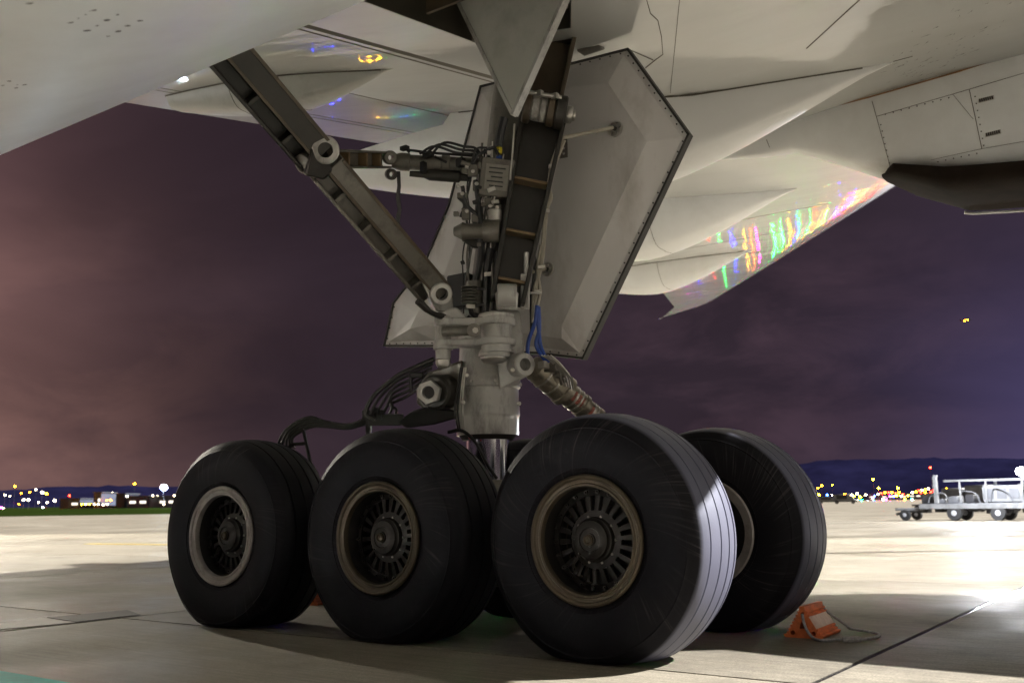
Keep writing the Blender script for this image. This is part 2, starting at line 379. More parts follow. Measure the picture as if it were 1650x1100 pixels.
for i in range(NX):
    for j in range(NY):
        if slab_me is None:
            mb = MB().box((0,0,-0.03), (PX_/2-gap, PY_/2-gap*0.6, 0.03)); o = mb.build('slab', M_CONC, apron_o, smooth=0); slab_me = o.data
        else:
            o = bpy.data.objects.new('slab', slab_me); COL.objects.link(o); o.parent = apron_o
        o.location = (X0+(i+0.5)*PX_, Y0+(j+0.5)*PY_, random.uniform(-0.0015, 0.0015))
teal = MB().box((-3.0, -2.86, 0.004), (6.0, 0.22, 0.002)).build('painted_line', M_TEAL, apron_o, smooth=0); teal['label'] = 'teal painted line at the lower left corner of the apron'
pa, pb = at(140, 876, z=0), at(300, 877.5, z=0)
dv = (pb-pa).normalized(); nn = V((-dv.y, dv.x, 0))
yl = MB(); yl.box(((pa+pb)/2 + dv*4) + V((0,0,0.0045)), ((pb-pa).length/2+4, 0.09, 0.002), (dv, nn, V((0,0,1))))
yl.build('painted_line', M_YLINE, apron_o, smooth=0)['label'] = 'yellow taxi line on the lit apron left of the wheels'

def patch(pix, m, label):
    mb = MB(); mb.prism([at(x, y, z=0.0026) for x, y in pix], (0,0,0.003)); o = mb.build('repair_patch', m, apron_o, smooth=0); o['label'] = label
patch([(-10,1006),(65,994.5),(122,1002.5),(-10,1014.5)], mat('pale_concrete', (0.60,0.57,0.54), 0.7, var=0.15, vscale=4, bump=0.3, bscale=60), 'pale concrete repair patch at the left edge')  # flat patch paler than the slabs round it
patch([(76,994.5),(205,982.5),(226,990),(124,1002)], mat('dark_concrete', (0.055,0.047,0.041), 0.6, var=0.3, vscale=5, bump=0.3, bscale=60), 'dark concrete repair patch beside the pale one')
# grass field beyond the apron, far left
gr = MB()
pts = []
for k in range(41):
    a = rad(126 + k*1.6); pts.append((a, 150 if k > 3 else 210-15*k))
inner = [CAM + V((math.cos(a), math.sin(a), 0))*r for a, r in pts]
outer = [CAM + V((math.cos(a), math.sin(a), 0))*1300 for a, r in pts]
for p in inner: p.z = 0.006
for p in outer: p.z = 4.0
gr.rings([inner, outer], closed=False, caps=False)
gr.build('grass_field', M_GRASS, kind='structure')

# hills on the horizon
def hill_ring(name, dist, a0, a1, hfun, depth=400):
    mb = MB(); n = 360; r0 = []; r1 = []; r2 = []
    for k in range(n+1):
        a = rad(a0 + (a1-a0)*k/n); d = V((math.cos(a), math.sin(a), 0))
        h = hfun(math.degrees(a)) + 2.4*mnoise.noise(V((k*0.9, dist*0.1, 0))) + 4.0*mnoise.noise(V((k*0.21, dist*0.1, 3)))
        p = CAM + d*dist; r0.append(V((p.x, p.y, -2)))
        p = CAM + d*(dist+depth*0.5); r1.append(V((p.x, p.y, h)))
        p = CAM + d*(dist+depth*2); r2.append(V((p.x, p.y, h*0.6)))
    mb.rings([r0, r1, r2], closed=False, caps=False)
    return mb.build(name, M_HILL, kind='structure', smooth=60)
hill_ring('hills', 1500, 30, 210, lambda a: 34 + (62-34)*max(0, min(1, (122-a)/14)) + 3*math.sin(a*0.31))

# ------------------------------------------------------------------ the airliner
AIR = empty('airliner'); tag(AIR, 'white airliner standing on its six wheel main landing gear over the apron', 'airliner')
def part(mb, name, m, bevel=0, smooth=35, parent=None, label=None, segs=1):
    o = mb.build(name, m, AIR if parent is None else parent, bevel, smooth, segs=segs)
    if label: o['label'] = label
    return o

# --- belly (lower half of the fuselage with the wing to body fairing)
def belly_section(cx, cy, sc):
    pts = []
    for k in range(-16, 17):
        dy = 2.9*abs(k)/12.5; z = 2.0 + 0.815*(dy/2.9)**2.75
        pts.append((cy + math.copysign(dy, k)*sc, z))
    return pts
YC = -5.5
bel = MB(); rs = []
for x in (-17, -12, -8, -5, -3, -1.5, 0, 1, 2, 3, 4.5, 6, 9, 13, 20):
    sc = 1.0; lift = 0.0
    if x < -5: lift = 0.012*(x+5)**2; sc = 1-0.004*(x+5)**2*0.5
    if x > 9: lift = 0.5*(x-9)/11
    s = belly_section(x, YC, sc)
    ring = [V((x, y, z+lift)) for y, z in s]
    top = 6.4
    ring += [V((x, YC+3.1*math.cos(t)*sc, 5.2+2.9*math.sin(t))) for t in [rad(q) for q in range(5, 180, 12)]]
    rs.append(ring)
bel.rings(rs)
BELLY = part(bel, 'fuselage_belly', M_WHITE, smooth=50)
def belly_hit(px, py):
    v = ray(px, py); t = 1.0
    for i in range(3000):
        p = CAM + v*t; dy = abs(p.y-YC)
        if p.z > 2.0 + 0.815*(dy/2.9)**2.75: return p
        t += 0.004
    return p
sp_ = MB(); cpt = 0
spots = [(150,17),(138,24),(126,30),(114,37),(190,24),(173,33),(157,42),(141,50),(206,42),(190,51),(174,59),(225,34),(5,138),(28,137),(40,137),(26,142),(14,131),(48,6)]
for px, py in spots:
    c = belly_hit(px, py); 
    c -= ray(px, py).normalized()*0.004; s_ = random.uniform(0.0028, 0.0062); el_ = random.uniform(1.0, 2.4)
    e = V((0.8, 0.55, 0.12)).normalized(); g = V((-0.35, 0.6, 0.1)).normalized(); ring = []
    for q in range(9):
        th = 2*PI*q/9; k_ = s_*random.uniform(0.6, 1.2); ring.append(c + e*(k_*el_*math.cos(th)) + g*(k_*math.sin(th)))
    sp_.add(ring, [tuple(range(9))])
part(sp_, 'oil_spots', M_STAIN, smooth=0)['kind'] = 'stuff'

# --- wing
def zp(y): return 4.0 + 0.13*y
def wx_le(y): 
    return 7.03 - 0.67*y if y < 23.6 else 7.03-0.67*23.6 - 1.05*(y-23.6)
def wx_te(y):
    if y < 4: return -4.81 + 0.295*y
    if y < 16.5: return -3.63 - 0.265*(y-4)
    if y < 23: return -6.94 - 0.42*(y-16.5)
    return -9.67 - 0.63*(y-23)
def zlow(x, y):                                       # the underside rises aft of mid chord
    k = 0.175*max(0.0, min(1.0, (8-y)/4)); d = max(0.0, 0.8-x)
    return zp(y) + k*(math.sqrt(d*d+0.04)-0.2)
SS = [0, 0.004, 0.012, 0.025, 0.045, 0.07, 0.10, 0.14, 0.2, 0.3, 0.40, 0.44, 0.47, 0.49, 0.51, 0.53, 0.55, 0.58, 0.60, 0.62, 0.64, 0.66, 0.69, 0.72, 0.76, 0.8, 0.85, 0.9, 0.95, 1.0]
def section(y):
    xl, xt = wx_le(y), wx_te(y); c = xl-xt; lo = []; up = []
    th = 0.115*c if y < 23 else 0.09*c
    n0 = th*0.40                                       # height of the nose above the flat underside
    for s in SS:
        q = 1-min(1, s/0.14)
        zl = zlow(xl-c*s, y) + n0*(1-math.sqrt(max(0, 1-q*q)))
        ps = min(1, s/0.35)
        zu = zp(y) + n0 + (th-n0)*math.sqrt(max(0, 1-(1-ps)**2)) if s < 0.35 else zlow(xl-c*s, y) + th*(1-((s-0.35)/0.65)**1.6) + 0.03*c*0.2
        lo.append(V((xl-c*s, y, zl))); up.append(V((xl-c*s, y, zu)))
    return up[::-1] + lo[1:]
wg = MB()
ysta = [-3.2, -1.5, 0, 1.5, 3, 4, 6, 8, 10, 12, 14, 16.5, 18.5, 20.5, 22, 23, 24, 25, 25.8, 26.4, 26.9]
wg.rings([section(y) for y in ysta])
WING = part(wg, 'wing', M_WING, smooth=40)
# landing gear bay cut out of the underside
cut = MB(); bayp = [(-0.10,-2.5),(0.03,0.02),(0.80,0.10),(1.12,-0.40),(2.0,-2.5)]
cut.prism([V((x, y, 2.9)) for x, y in bayp], (0,0,1.9))
cuto = cut.build('bay_cutter', M_BAY)
bo = WING.modifiers.new('bay', 'BOOLEAN'); bo.object = cuto; bo.operation = 'DIFFERENCE'; bo.solver = 'EXACT'
dg = bpy.context.evaluated_depsgraph_get(); me = bpy.data.meshes.new_from_object(WING.evaluated_get(dg))
WING.modifiers.clear(); old = WING.data; WING.data = me; me.name = 'wing'; bpy.data.objects.remove(cuto)
me.materials.clear(); me.materials.append(M_WING)
me.set_sharp_from_angle(angle=rad(40))
bay = MB()
ins = [(-0.094,-2.49),(0.035,0.016),(0.797,0.094),(1.115,-0.402),(1.99,-2.49)]
n5 = len(ins)
bay.add([(x, y, zlow(x, y)+0.004) for x, y in ins] + [(x, y, 4.79) for x, y in ins], [(j, (j+1) % n5, n5+(j+1) % n5, n5+j) for j in range(n5)] + [tuple(range(n5, 2*n5))])
BAY = part(bay, 'gear_bay', M_BAY, smooth=0)
pp = MB()
for k in range(9):
    y0 = -1.9+0.2*k; z0 = 4.2+0.12*(k % 4)
    pp.tube([(0.16, y0, z0), (0.5, y0+0.05, z0-0.03), (0.62, y0+0.18, z0+0.04), (1.05, y0-0.1, z0+0.03)], 0.012+0.004*(k % 3), 6)
for k in range(6): pp.tube([(0.2+0.1*k, -2.4, 4.12+0.06*k), (0.22+0.1*k, -1.1, 4.1+0.06*k), (0.25+0.1*k, -0.1, 4.25+0.03*k)], 0.011, 6)
part(pp, 'bay_pipe', M_STEEL, parent=BAY)
for k in range(5): part(MB().box((0.5, -2.1+0.5*k, 4.35), (0.4, 0.012, 0.3)), 'bay_frame', M_BROWN, smooth=0, parent=BAY)

# seams and panel gaps on the underside
def seam(name, pts, w, m, h=0.003, parent=None):
    mb = MB()
    for p, q in zip(pts[:-1], pts[1:]):
        p, q = V(p), V(q); a = (q-p).normalized(); up = V((0,-0.13,1)).normalized(); s = a.cross(up).normalized()
        mb.box((p+q)/2, ((q-p).length/2+w*0.3, w/2, h), (a, s, up))
    return part(mb, name, m, smooth=0, parent=parent)
def wp(px, py):                                        # point on the flat wing underside
    v = ray(px, py); t = (4.0+0.13*CAM.y-CAM.z)/(v.z-0.13*v.y); return CAM + v*t
def wxy(x, y): return V((x, y, zlow(x, y)))
seam('panel_gap', [wxy(-1.05,-2.6), wxy(0.0,3.8)], 0.085, M_LINE, parent=WING)
seam('panel_gap', [wxy(-1.19,-2.6), wxy(-0.14,3.8)], 0.020, M_LINE, parent=WING)
seam('panel_gap', [wxy(-4.45,-2.6), wxy(-2.55,4.0)], 0.012, M_LINE, parent=WING)
seam('panel_gap', [wxy(-2.75,-2.6), wxy(-1.55,4.0)], 0.014, M_LINE, parent=WING)
seam('panel_gap', [wxy(-4.60,-2.6), wxy(-2.70,4.0)], 0.006, M_LINE, parent=WING)
seam('panel_gap', [wp(1300,78), wp(1385,0)], 0.010, M_LINE, parent=WING)
seam('panel_gap', [wp(1042,0), wp(1048,22), wp(1060,33), wp(1066,60), wp(1068,88), wp(1052,100), wp(1040,110)], 0.006, M_LINE, parent=WING)
seam('panel_gap', [wp(1018,82), wp(1052,97)], 0.005, M_LINE, parent=WING)
seam('panel_gap', [wp(1440,99), wp(1470,91)], 0.010, M_LINE, parent=WING)
seam('panel_gap', [wp(1095,0), wp(1080,150)], 0.004, M_LINE, parent=WING)
for k in range(7): seam('panel_gap', [wxy(wx_le(9+2*k)-1.2, 9+2*k), wxy(wx_te(9+2*k)+0.6, 9+2*k)], 0.012, M_LINE, parent=WING)
seam('panel_gap', [wxy(wx_te(y)+0.9, y) for y in (4.2, 8, 12, 16.5, 21)], 0.014, M_LINE, parent=WING)
# scratches near the engine
scr = MB()
for k in range(75):
    px = random.gauss(1545, 50); py = 100 - (px-1450)*0.35 + random.gauss(0, 26)
    if py < -5 or px > 1690: continue
    if random.random() < 0.3: px, py = random.gauss(1470, 20), random.gauss(110, 16)
    c = wp(px, py); a = V((0.75+random.gauss(0,0.2), -0.65+random.gauss(0,0.25), 0)); a.z = 0.13*a.y; a.normalize()
    l = random.uniform(0.010, 0.06); up = V((0,-0.13,1)).normalized(); sd_ = a.cross(up)*random.gauss(0, 0.35)
    scr.tube([c-a*l, c+sd_*l*0.3, c+a*l*0.6+sd_*l], [0.0007, random.uniform(0.0012,0.003), 0.0006], 4, 3)
part(scr, 'scratch_marks', M_STAIN, smooth=0, parent=WING)['kind'] = 'stuff'

# --- flap track fairings: canoes under the wing
def fairing(x0, x1, yc0, yc1, hw, depth, follow=False, xa=-99, name='flap_track_fairing', tailcut=0.35, dx_pow=1.15, rise=0.0, m=None, top=0.05):
    mb = MB(); rs = []; n = 26
    for i in range(n+1):
        t = i/n; x = x0 + (x1-x0)*t; yc = yc0 + (yc1-yc0)*t
        if t < 0.5: k = math.sin(PI/2*(t/0.5))**dx_pow
        else: k = 1 - (1-tailcut)*((t-0.5)/0.5)**1.7
        k = max(k, 0.012); w = hw*k; d = depth*k
        zt = zp(yc) + top + max(0, rise*(t-0.45))
        zw = zlow(x, yc); inw = x > max(wx_te(yc)+0.1, xa)
        zb = zw if follow and inw else zt - top
        SEC = [(-1,0.0),(-0.97,-0.2),(-0.86,-0.50),(-0.66,-0.80),(-0.54,-0.91),(-0.40,-0.965),(0,-1),(0.40,-0.965),(0.54,-0.91),(0.66,-0.80),(0.86,-0.50),(0.97,-0.2),(1,0.0)]
        ring = [V((x, yc + a_*w, zb + b_*d)) for a_, b_ in SEC]
        tz = (zw + 0.05) if inw else zb + 0.12*k
        ring = [V((x, yc-w, tz))] + ring + [V((x, yc+w, tz))]
        rs.append(ring)
    mb.rings(rs)
    o = part(mb, name, m or M_WHITE, smooth=40)
    root = [V((r[0].x, r[0].y, zlow(r[0].x, r[0].y)-0.001)) for r in rs if r[0].x > max(wx_te(yc0)+0.05, xa)]
    part(MB().tube(root[1:], 0.009, 5, 0), 'root_seal', M_LINE, parent=o)
    for q in (int(n*0.42), int(n*0.62)): part(MB().tube([p + V((0, (p.y-yc0)*0.004, -0.0005)) for p in rs[q]], 0.0035, 4, 0), 'joint_seal', M_LINE, parent=o)
    return o
F1 = fairing(2.25, -3.45, 2.80, 2.45, 0.66, 0.62, xa=-1.9, tailcut=0.42, rise=0.55)
F2 = fairing(-0.15, -5.2, 7.35, 7.1, 0.62, 0.62, tailcut=0.3, rise=0.4)
F3 = fairing(-2.9, -7.6, 12.7, 12.5, 0.58, 0.58, tailcut=0.3, rise=0.4)
F0 = fairing(-1.08, -4.0, 0.34, 0.34, 0.28, 0.26, follow=True, tailcut=0.5, m=M_PANEL)
# --- engine pylon with its soot blackened underside, and the engine ahead of it
py_ = MB(); rs = []
prof = [(-0.35, 4.42, 4.60, 0.02), (0.3, 4.34, 4.64, 0.07), (0.62, 4.29, 4.67, 0.11), (0.95, 4.27, 4.70, 0.16), (1.30, 4.10, 4.72, 0.30), (1.85, 3.79, 4.74, 0.46), (2.42, 3.60, 4.78, 0.55), (3.2, 3.50, 4.85, 0.58), (4.4, 3.40, 4.95, 0.6), (6.0, 3.4, 5.0, 0.5)]
for x, zb, zt, hw in prof:
    ring = []
    for j in range(21):
        a = PI*j/20; ca, sa = math.cos(a), math.sin(a)
        ring.append(V((x, 4.1 - hw*math.copysign(abs(ca)**0.45, ca), zt - (zt-zb)*abs(sa)**0.42 if 0 < j < 20 else zt)))
    rs.append(ring)
py_.rings(rs)
def soot_paint():
    m = M_WHITE.copy(); m.name = 'sooty_paint'; nt = m.node_tree; N = nt.nodes; L = nt.links; b = N['Principled BSDF']
    old_ = b.inputs['Base Color'].links[0].from_socket
    g = N.new('ShaderNodeNewGeometry'); sp = N.new('ShaderNodeSeparateXYZ'); L.new(g.outputs['Position'], sp.inputs[0])
    n = N.new('ShaderNodeTexNoise'); n.inputs['Scale'].default_value = 5; n.inputs['Detail'].default_value = 5; L.new(g.outputs['Position'], n.inputs['Vector'])
    def mt(op, a, b_):
        q = N.new('ShaderNodeMath'); q.operation = op
        for i_, v_ in enumerate((a, b_)):
            if isinstance(v_, float): q.inputs[i_].default_value = v_
            else: L.new(v_, q.inputs[i_])
        return q.outputs[0]
    h = mt('ADD', mt('SUBTRACT', sp.outputs[2], 4.19), mt('MULTIPLY', sp.outputs[0], 0.245))
    h = mt('ADD', h, mt('MULTIPLY', n.outputs['Fac'], -0.10))
    r = N.new('ShaderNodeMapRange'); L.new(h, r.inputs[0]); r.inputs[1].default_value = 0.11; r.inputs[2].default_value = -0.02; r.inputs[3].default_value = 0; r.inputs[4].default_value = 0.93
    xm = N.new('ShaderNodeMapRange'); L.new(sp.outputs[0], xm.inputs[0]); xm.inputs[1].default_value = 1.35; xm.inputs[2].default_value = 1.75
    mx = N.new('ShaderNodeMix'); mx.data_type = 'RGBA'; L.new(mt('MULTIPLY', r.outputs[0], xm.outputs[0]), mx.inputs['Factor']); L.new(old_, mx.inputs['A']); mx.inputs['B'].default_value = (0.075, 0.058, 0.028, 1)
    L.new(mx.outputs['Result'], b.inputs['Base Color']); return m
PYLON = part(py_, 'engine_pylon', soot_paint(), smooth=40)
hs = MB(); rs = []
for x, zb, zt, hw in ((1.80, 3.79, 3.82, 0.10), (2.0, 3.68, 3.78, 0.47), (2.44, 3.46, 3.63, 0.553), (2.6, 3.44, 3.60, 0.565), (3.2, 3.385, 3.52, 0.585), (4.4, 3.3, 3.43, 0.61)):
    ring = []
    for j in range(13):
        a = PI*j/12; ca, sa = math.cos(a), math.sin(a)
        ring.append(V((x, 4.1 - hw*1.012*math.copysign(abs(ca)**0.4, ca), zt - (zt-zb)*abs(sa)**0.4 if 0 < j < 12 else zt)))
    rs.append(ring)
hs.rings(rs)
part(hs, 'heat_shield', M_SOOT, parent=PYLON, smooth=40)
lip = MB(); lip.tube([(2.40,4.56,3.482),(2.46,4.58,3.452),(3.2,4.62,3.378),(4.4,4.64,3.29)], 0.014, 6, 2); part(lip, 'heat_shield_lip', M_WHITE, parent=PYLON)
EY, EZ = 4.05, 2.70
en = MB()
def nac(prof): return [[V((x, EY+r*math.cos(2*PI*j/48), EZ+r*math.sin(2*PI*j/48))) for j in range(48)] for x, r in prof]
en.rings(nac([(3.7,1.26),(3.7,1.32),(4.6,1.52),(5.8,1.65),(7.2,1.68),(8.4,1.64),(9.0,1.58),(9.12,1.48),(9.0,1.40),(8.4,1.38),(7.0,1.40),(5.0,1.38),(3.72,1.29)]), caps=False)
ENG = part(en, 'engine_nacelle', M_WHITE, smooth=40)
core = MB(); core.rings(nac([(3.75,0.30),(3.75,0.72),(4.3,0.78),(6.8,0.85),(6.8,1.38),(6.9,1.38),(6.9,0.4),(7.6,0.02)]))
part(core, 'engine_core', M_SOOT, parent=ENG, smooth=40)
def pyl(px, py): return at(px, py, y=4.1-0.50)
# pylon panels, vents and seams on the inboard flank
def flank(x, z):                                       # y of the pylon's inboard side
    for (xa, za, ta, wa), (xb, zb2, tb, wb) in zip(prof[:-1], prof[1:]):
        if xa <= x <= xb:
            k = (x-xa)/(xb-xa); zb_ = za+(zb2-za)*k; zt_ = ta+(tb-ta)*k; hw = wa+(wb-wa)*k
            s = max(0.0, min(1.0, (zt_-z)/(zt_-zb_)))**(1/0.42); ca = math.sqrt(max(0, 1-s*s))
            return 4.1 - hw*ca**0.45
    return 4.1
def fl(px, py):
    y = 3.6
    for i in range(12):
        p = at(px, py, y=y); y = flank(p.x, p.z)
    return at(px, py, y=y-0.004)
def fseam(pts, w, m, name='panel_seam'):
    mb = MB()
    P = []
    for (a, b), (c, d) in zip(pts[:-1], pts[1:]):
        for k in range(6): P.append(fl(a+(c-a)*k/6, b+(d-b)*k/6))
    P.append(fl(*pts[-1]))
    mb.tube(P, w, 5, 0)
    return part(mb, name, m, parent=PYLON)
fseam([(1318,178),(1400,157),(1550,114)], 0.008, M_RUST)
fseam([(1550,114),(1650,82)], 0.006, M_RUST)
fseam([(1405,163),(1412,188),(1425,235),(1436,275)], 0.0025, M_LINE)
fseam([(1412,188),(1535,152),(1650,118)], 0.0025, M_LINE)
fseam([(1562,145),(1582,240)], 0.003, M_LINE)
fseam([(1535,152),(1568,192)], 0.002, M_LINE)
fseam([(1500,258),(1582,240),(1650,228)], 0.002, M_LINE)
fseam([(1235,225),(1240,238)], 0.003, M_LINE)
rv = MB()
def rivet_row(a, b, n):
    for k in range(n):
        t = (k+0.5)/n; c = fl(a[0]+(b[0]-a[0])*t, a[1]+(b[1]-a[1])*t); rv.lathe(c, (0,-1,0), [(-0.004,0.006),(0.002,0.005)], 6)
rivet_row((1418,196),(1436,278),8); rivet_row((1420,186),(1535,156),9); rivet_row((1570,150),(1586,240),8); rivet_row((1505,262),(1580,246),6)
part(rv, 'rivets', M_SOOT, parent=PYLON)['kind'] = 'stuff'
for cx, cy in ((1589,160),(1600,215)):
    c = fl(cx, cy); q = fl(cx+12, cy-3); a = (q-c).normalized(); u_ = V((0,0,1)); u_ = (u_-a*u_.dot(a)).normalized()
    fm = MB().box(c, (0.062, 0.019, 0.004), (a, u_, a.cross(u_)))
    fo = part(fm, 'vent', M_STEEL, parent=PYLON, bevel=0.003)
    sl = MB()
    # louvres are pieces of the vent frame itself
    for k in range(7): sl.box(c + a*(-0.048+0.016*k) - V((0,0.004,0)), (0.005, 0.014, 0.003), (a, u_, a.cross(u_)))
    part(sl, 'vent_louvres', M_SOOT, parent=PYLON, smooth=0)

# --- main gear door carried by the leg (outboard of it)
DY = 0.62
def door_pt(px, py, y=DY): return at(px, py, y=y)
outer = [(775,140),(930,101),(1012,80),(1110,217),(940,577),(868,569),(700,557),(620,557),(634,489),(686,422),(724,330)]
inner = [(800,190),(925,140),(980,134),(1042,228),(905,525),(905,545),(700,520),(660,530),(672,505),(716,440),(752,345)]
O3 = [door_pt(*p) for p in outer]; I3 = [door_pt(p[0], p[1], DY-0.10) for p in inner]
mid = sum(O3, V((0,0,0)))/len(O3)
flange = [p + (mid-p).normalized()*0.05 for p in O3]
flange = [V((p.x, DY-0.004, p.z)) for p in flange]
dm = MB(); n = len(O3)
back = [p + V((0,0.05,0)) for p in O3]
vs = O3 + flange + I3 + back
fs = []
for j in range(n):
    k = (j+1) % n
    fs += [(j, k, n+k, n+j), (n+j, n+k, 2*n+k, 2*n+j), (j, 3*n+j, 3*n+k, k)]
fs += [tuple(range(2*n, 3*n)), tuple(reversed(range(3*n, 4*n)))]
dm.add(vs, fs)
DOOR = part(dm, 'gear_door', M_DOOR, smooth=0, label='large grey hexagonal gear door behind the leg')
es = MB()
for j in range(n):
    k = (j+1) % n; a = (O3[k]-O3[j]); L_ = a.length; a.normalize(); s_ = a.cross(V((0,1,0))).normalized()
    es.box((O3[j]+O3[k])/2 + V((0,0.018,0)), (L_/2+0.006, 0.008, 0.030), (a, s_, V((0,1,0))))
part(es, 'edge_seal', M_SEAL, parent=DOOR, smooth=0)
bt = MB()
for j in (1, 2, 3, 4, 6, 7):
    k = (j+1) % n; a = O3[k]-O3[j]; m_ = max(3, int(a.length/0.075))
    for q in range(m_):
        c = O3[j] + a*((q+0.5)/m_); c = c + (mid-c).normalized()*0.026; c.y = DY-0.004
        bt.lathe(c, (0,-1,0), [(-0.002,0.0065),(0.004,0.006)], 6)
part(bt, 'door_bolts', M_SEAL, parent=DOOR)['kind'] = 'stuff'
def disc_fitting(px, py, r, y):
    c = at(px, py, y=y); me_ = plate_mesh(circle2((0,0), r), [circle2((0,0), r*0.34, 12)] + [circle2((r*0.66*math.cos(q), r*0.66*math.sin(q)), r*0.17, 8) for q in [PI/3*i for i in range(6)]], 0.008)
    o = link('rod_fitting', me_, M_STEEL, DOOR); o.location = c; o.rotation_euler = (PI/2, 0, 0)
    bo_ = MB().lathe(c+V((0,0.004,0)), (0,-1,0), [(0,r*0.3),(0.035,r*0.28),(0.04,r*0.1)], 12); part(bo_, 'fitting_boss', M_DARK, parent=DOOR)
    return c
fa = disc_fitting(991, 208, 0.058, DY-0.115); fb = disc_fitting(882, 434, 0.050, DY-0.18)
part(MB().cyl(G(906,222,-0.1), fa+V((0,-0.03,0)), 0.014, n=8), 'door_rod', M_CABLE)
part(MB().cyl(G(858,438,-0.1), fb+V((0,-0.03,0)), 0.014, n=8), 'door_rod', M_CABLE)
# hinge bracket on top of the door
hb = MB(); c = door_pt(952, 76, DY-0.05); hb.box(c, (0.09, 0.05, 0.03)); hb.box(c+V((0.03,0,0.035)), (0.03,0.05,0.03))
part(hb, 'hinge_bracket', M_GDIRTY, bevel=0.006)
bk = MB(); c = at(905, 240, y=DY-0.16); me_ = plate_mesh([(-.045,-.07),(.045,-.07),(.045,.07),(-.045,.07)], [circle2((-.018,-.04),.011,8), circle2((.018,-.04),.011,8), circle2((-.018,0.0),.011,8), circle2((.018,0.0),.011,8), circle2((0,.04),.014,8)], 0.006)
o = link('door_bracket', me_, M_GDIRTY, DOOR); o.location = c; o.rotation_euler = (PI/2,0,0.15)

# --- main leg
X_LEG, Y_LEG = 0.09, 0.04
def frame(p0, p1, toward=None):
    a = (V(p1)-V(p0)).normalized(); n_ = (CAM - (V(p0)+V(p1))/2) if toward is None else V(toward)
    n_ = (n_ - a*n_.dot(a)).normalized(); return a, a.cross(n_).normalized(), n_
def zl(py): return at(786, py, x=X_LEG).z
leg = MB()
base = G(786, 702); ztop = G(800, 520)
ax = V((0,0,1)); lx = base.copy()
def legz(py): return G(786, py).z - base.z
prof_l = [(0.0,0.205),(0.0,0.217),(legz(678),0.220),(legz(672),0.221),(legz(670),0.226),(legz(656),0.226),(legz(653),0.219),(legz(627),0.219),(legz(624),0.232),(legz(612),0.232),(legz(606),0.218),(legz(590),0.205),(legz(572),0.196),(legz(555),0.194),(legz(520),0.205),(legz(500),0.205),(legz(494),0.18),(legz(480),0.150)]
leg.lathe(lx, ax, prof_l, 48)
LEG = part(leg, 'shock_strut', M_GEAR, smooth=30)
upc = MB(); p0 = G(787,492,0.06); p1 = G(822,200,0.25)
upc.lathe(p0, p1-p0, [(-0.05,0.165),(0.0,0.165),(0.1,0.14),((p1-p0).length*0.5,0.135),((p1-p0).length,0.15),((p1-p0).length+0.5,0.15)], 32)
part(upc, 'upper_cylinder', M_GDIRTY, label='dark oily upper cylinder of the leg')
pis = MB(); pis.lathe(lx-V((0,0,0.62)), ax, [(0,0.15),(0.62,0.15)], 48); part(pis, 'chrome_piston', M_CHROME)
gl = MB(); gl.lathe(lx-V((0,0,0.03)), ax, [(0,0.175),(0.03,0.2)], 40); part(gl, 'gland_ring', M_DARK)
# drip stain bands and bolts on the collars
cb = MB()
for k in range(18):
    a = 2*PI*k/18; d = V((math.cos(a), math.sin(a), 0)); cb.lathe(lx+V((0,0,legz(618)))+d*0.228, d, [(0,0.012),(0.014,0.011)], 6)
part(cb, 'collar_bolts', M_STEEL, parent=LEG)['kind'] = 'stuff'
# torque arm forks: two horizontal plates between the small left pin and the large right pin
LP = G(716, 540, -0.30); RP = G(800, 540, -0.30)
def arm_plate(py, t):
    z = G(757, py, -0.30).z; a = (RP-LP); a.z = 0; L_ = a.length; a.normalize(); b_ = V((0,0,1)).cross(a)
    poly = []
    for q in range(9): th = PI/2 + PI*q/8; poly.append((0.066*math.cos(th), 0.066*math.sin(th)))
    poly += [(0.12,-0.040),(L_*0.6,-0.045)]
    for q in range(13): th = -PI/2 - 0.35 + (PI+0.7)*q/12; poly.append((L_+0.128*math.cos(th), 0.128*math.sin(th)))
    poly += [(L_*0.6,0.09),(0.12,0.062)]
    mb = MB(); mb.prism([V((LP.x, LP.y, z-t/2)) + a*x + b_*y for x, y in poly], (0,0,t))
    return mb
part(arm_plate(519, 0.055), 'torque_arm_lug', M_GEAR, bevel=0.010, segs=2)
part(arm_plate(553, 0.045), 'torque_arm_lug', M_GEAR, bevel=0.008, segs=2)
def vcyl(c, pa_, pb_, rr, m, name, label=None, n=28):
    za, zb_ = G(c, pa_, -0.30).z, G(c, pb_, -0.30).z; p = G(c, (pa_+pb_)/2, -0.30)
    mb = MB(); h = zb_-za; mb.lathe(V((p.x,p.y,za)), (0,0,1), [(t*h, r) for t, r in rr], n); return part(mb, name, m, label=label)
vcyl(800, 577, 505, [(0,0.088),(0.10,0.090),(0.10,0.115),(0.16,0.115),(0.17,0.102),(0.80,0.102),(0.81,0.122),(0.97,0.122),(1.0,0.112)], M_GEAR, 'torque_pin')
vcyl(795, 584, 568, [(0,0.070),(0.3,0.086),(0.55,0.086),(0.6,0.098),(1.0,0.098)], M_STEEL, 'pin_nut')
vcyl(714, 580, 510, [(0,0.050),(0.22,0.052),(0.24,0.066),(0.36,0.066),(0.38,0.052),(0.8,0.052),(0.82,0.062),(1.0,0.058)], M_GEAR, 'torque_pin')
vcyl(714, 592, 577, [(0,0.036),(0.4,0.05),(1.0,0.05)], M_STEEL, 'pin_nut')
lk = MB(); lk.cyl(G(714,534,-0.36), G(764,532,-0.42), 0.034, n=16); lk.lathe(G(764,532,-0.46), -FW, [(-0.05,0.045),(0.05,0.045),(0.05,0.02)], 16)
part(lk, 'damper', M_GDIRTY)
part(MB().lathe(G(766,532,-0.53), -FW, [(0,0.020),(0.018,0.02),(0.018,0.010)], 6), 'pin_nut', M_STEEL)
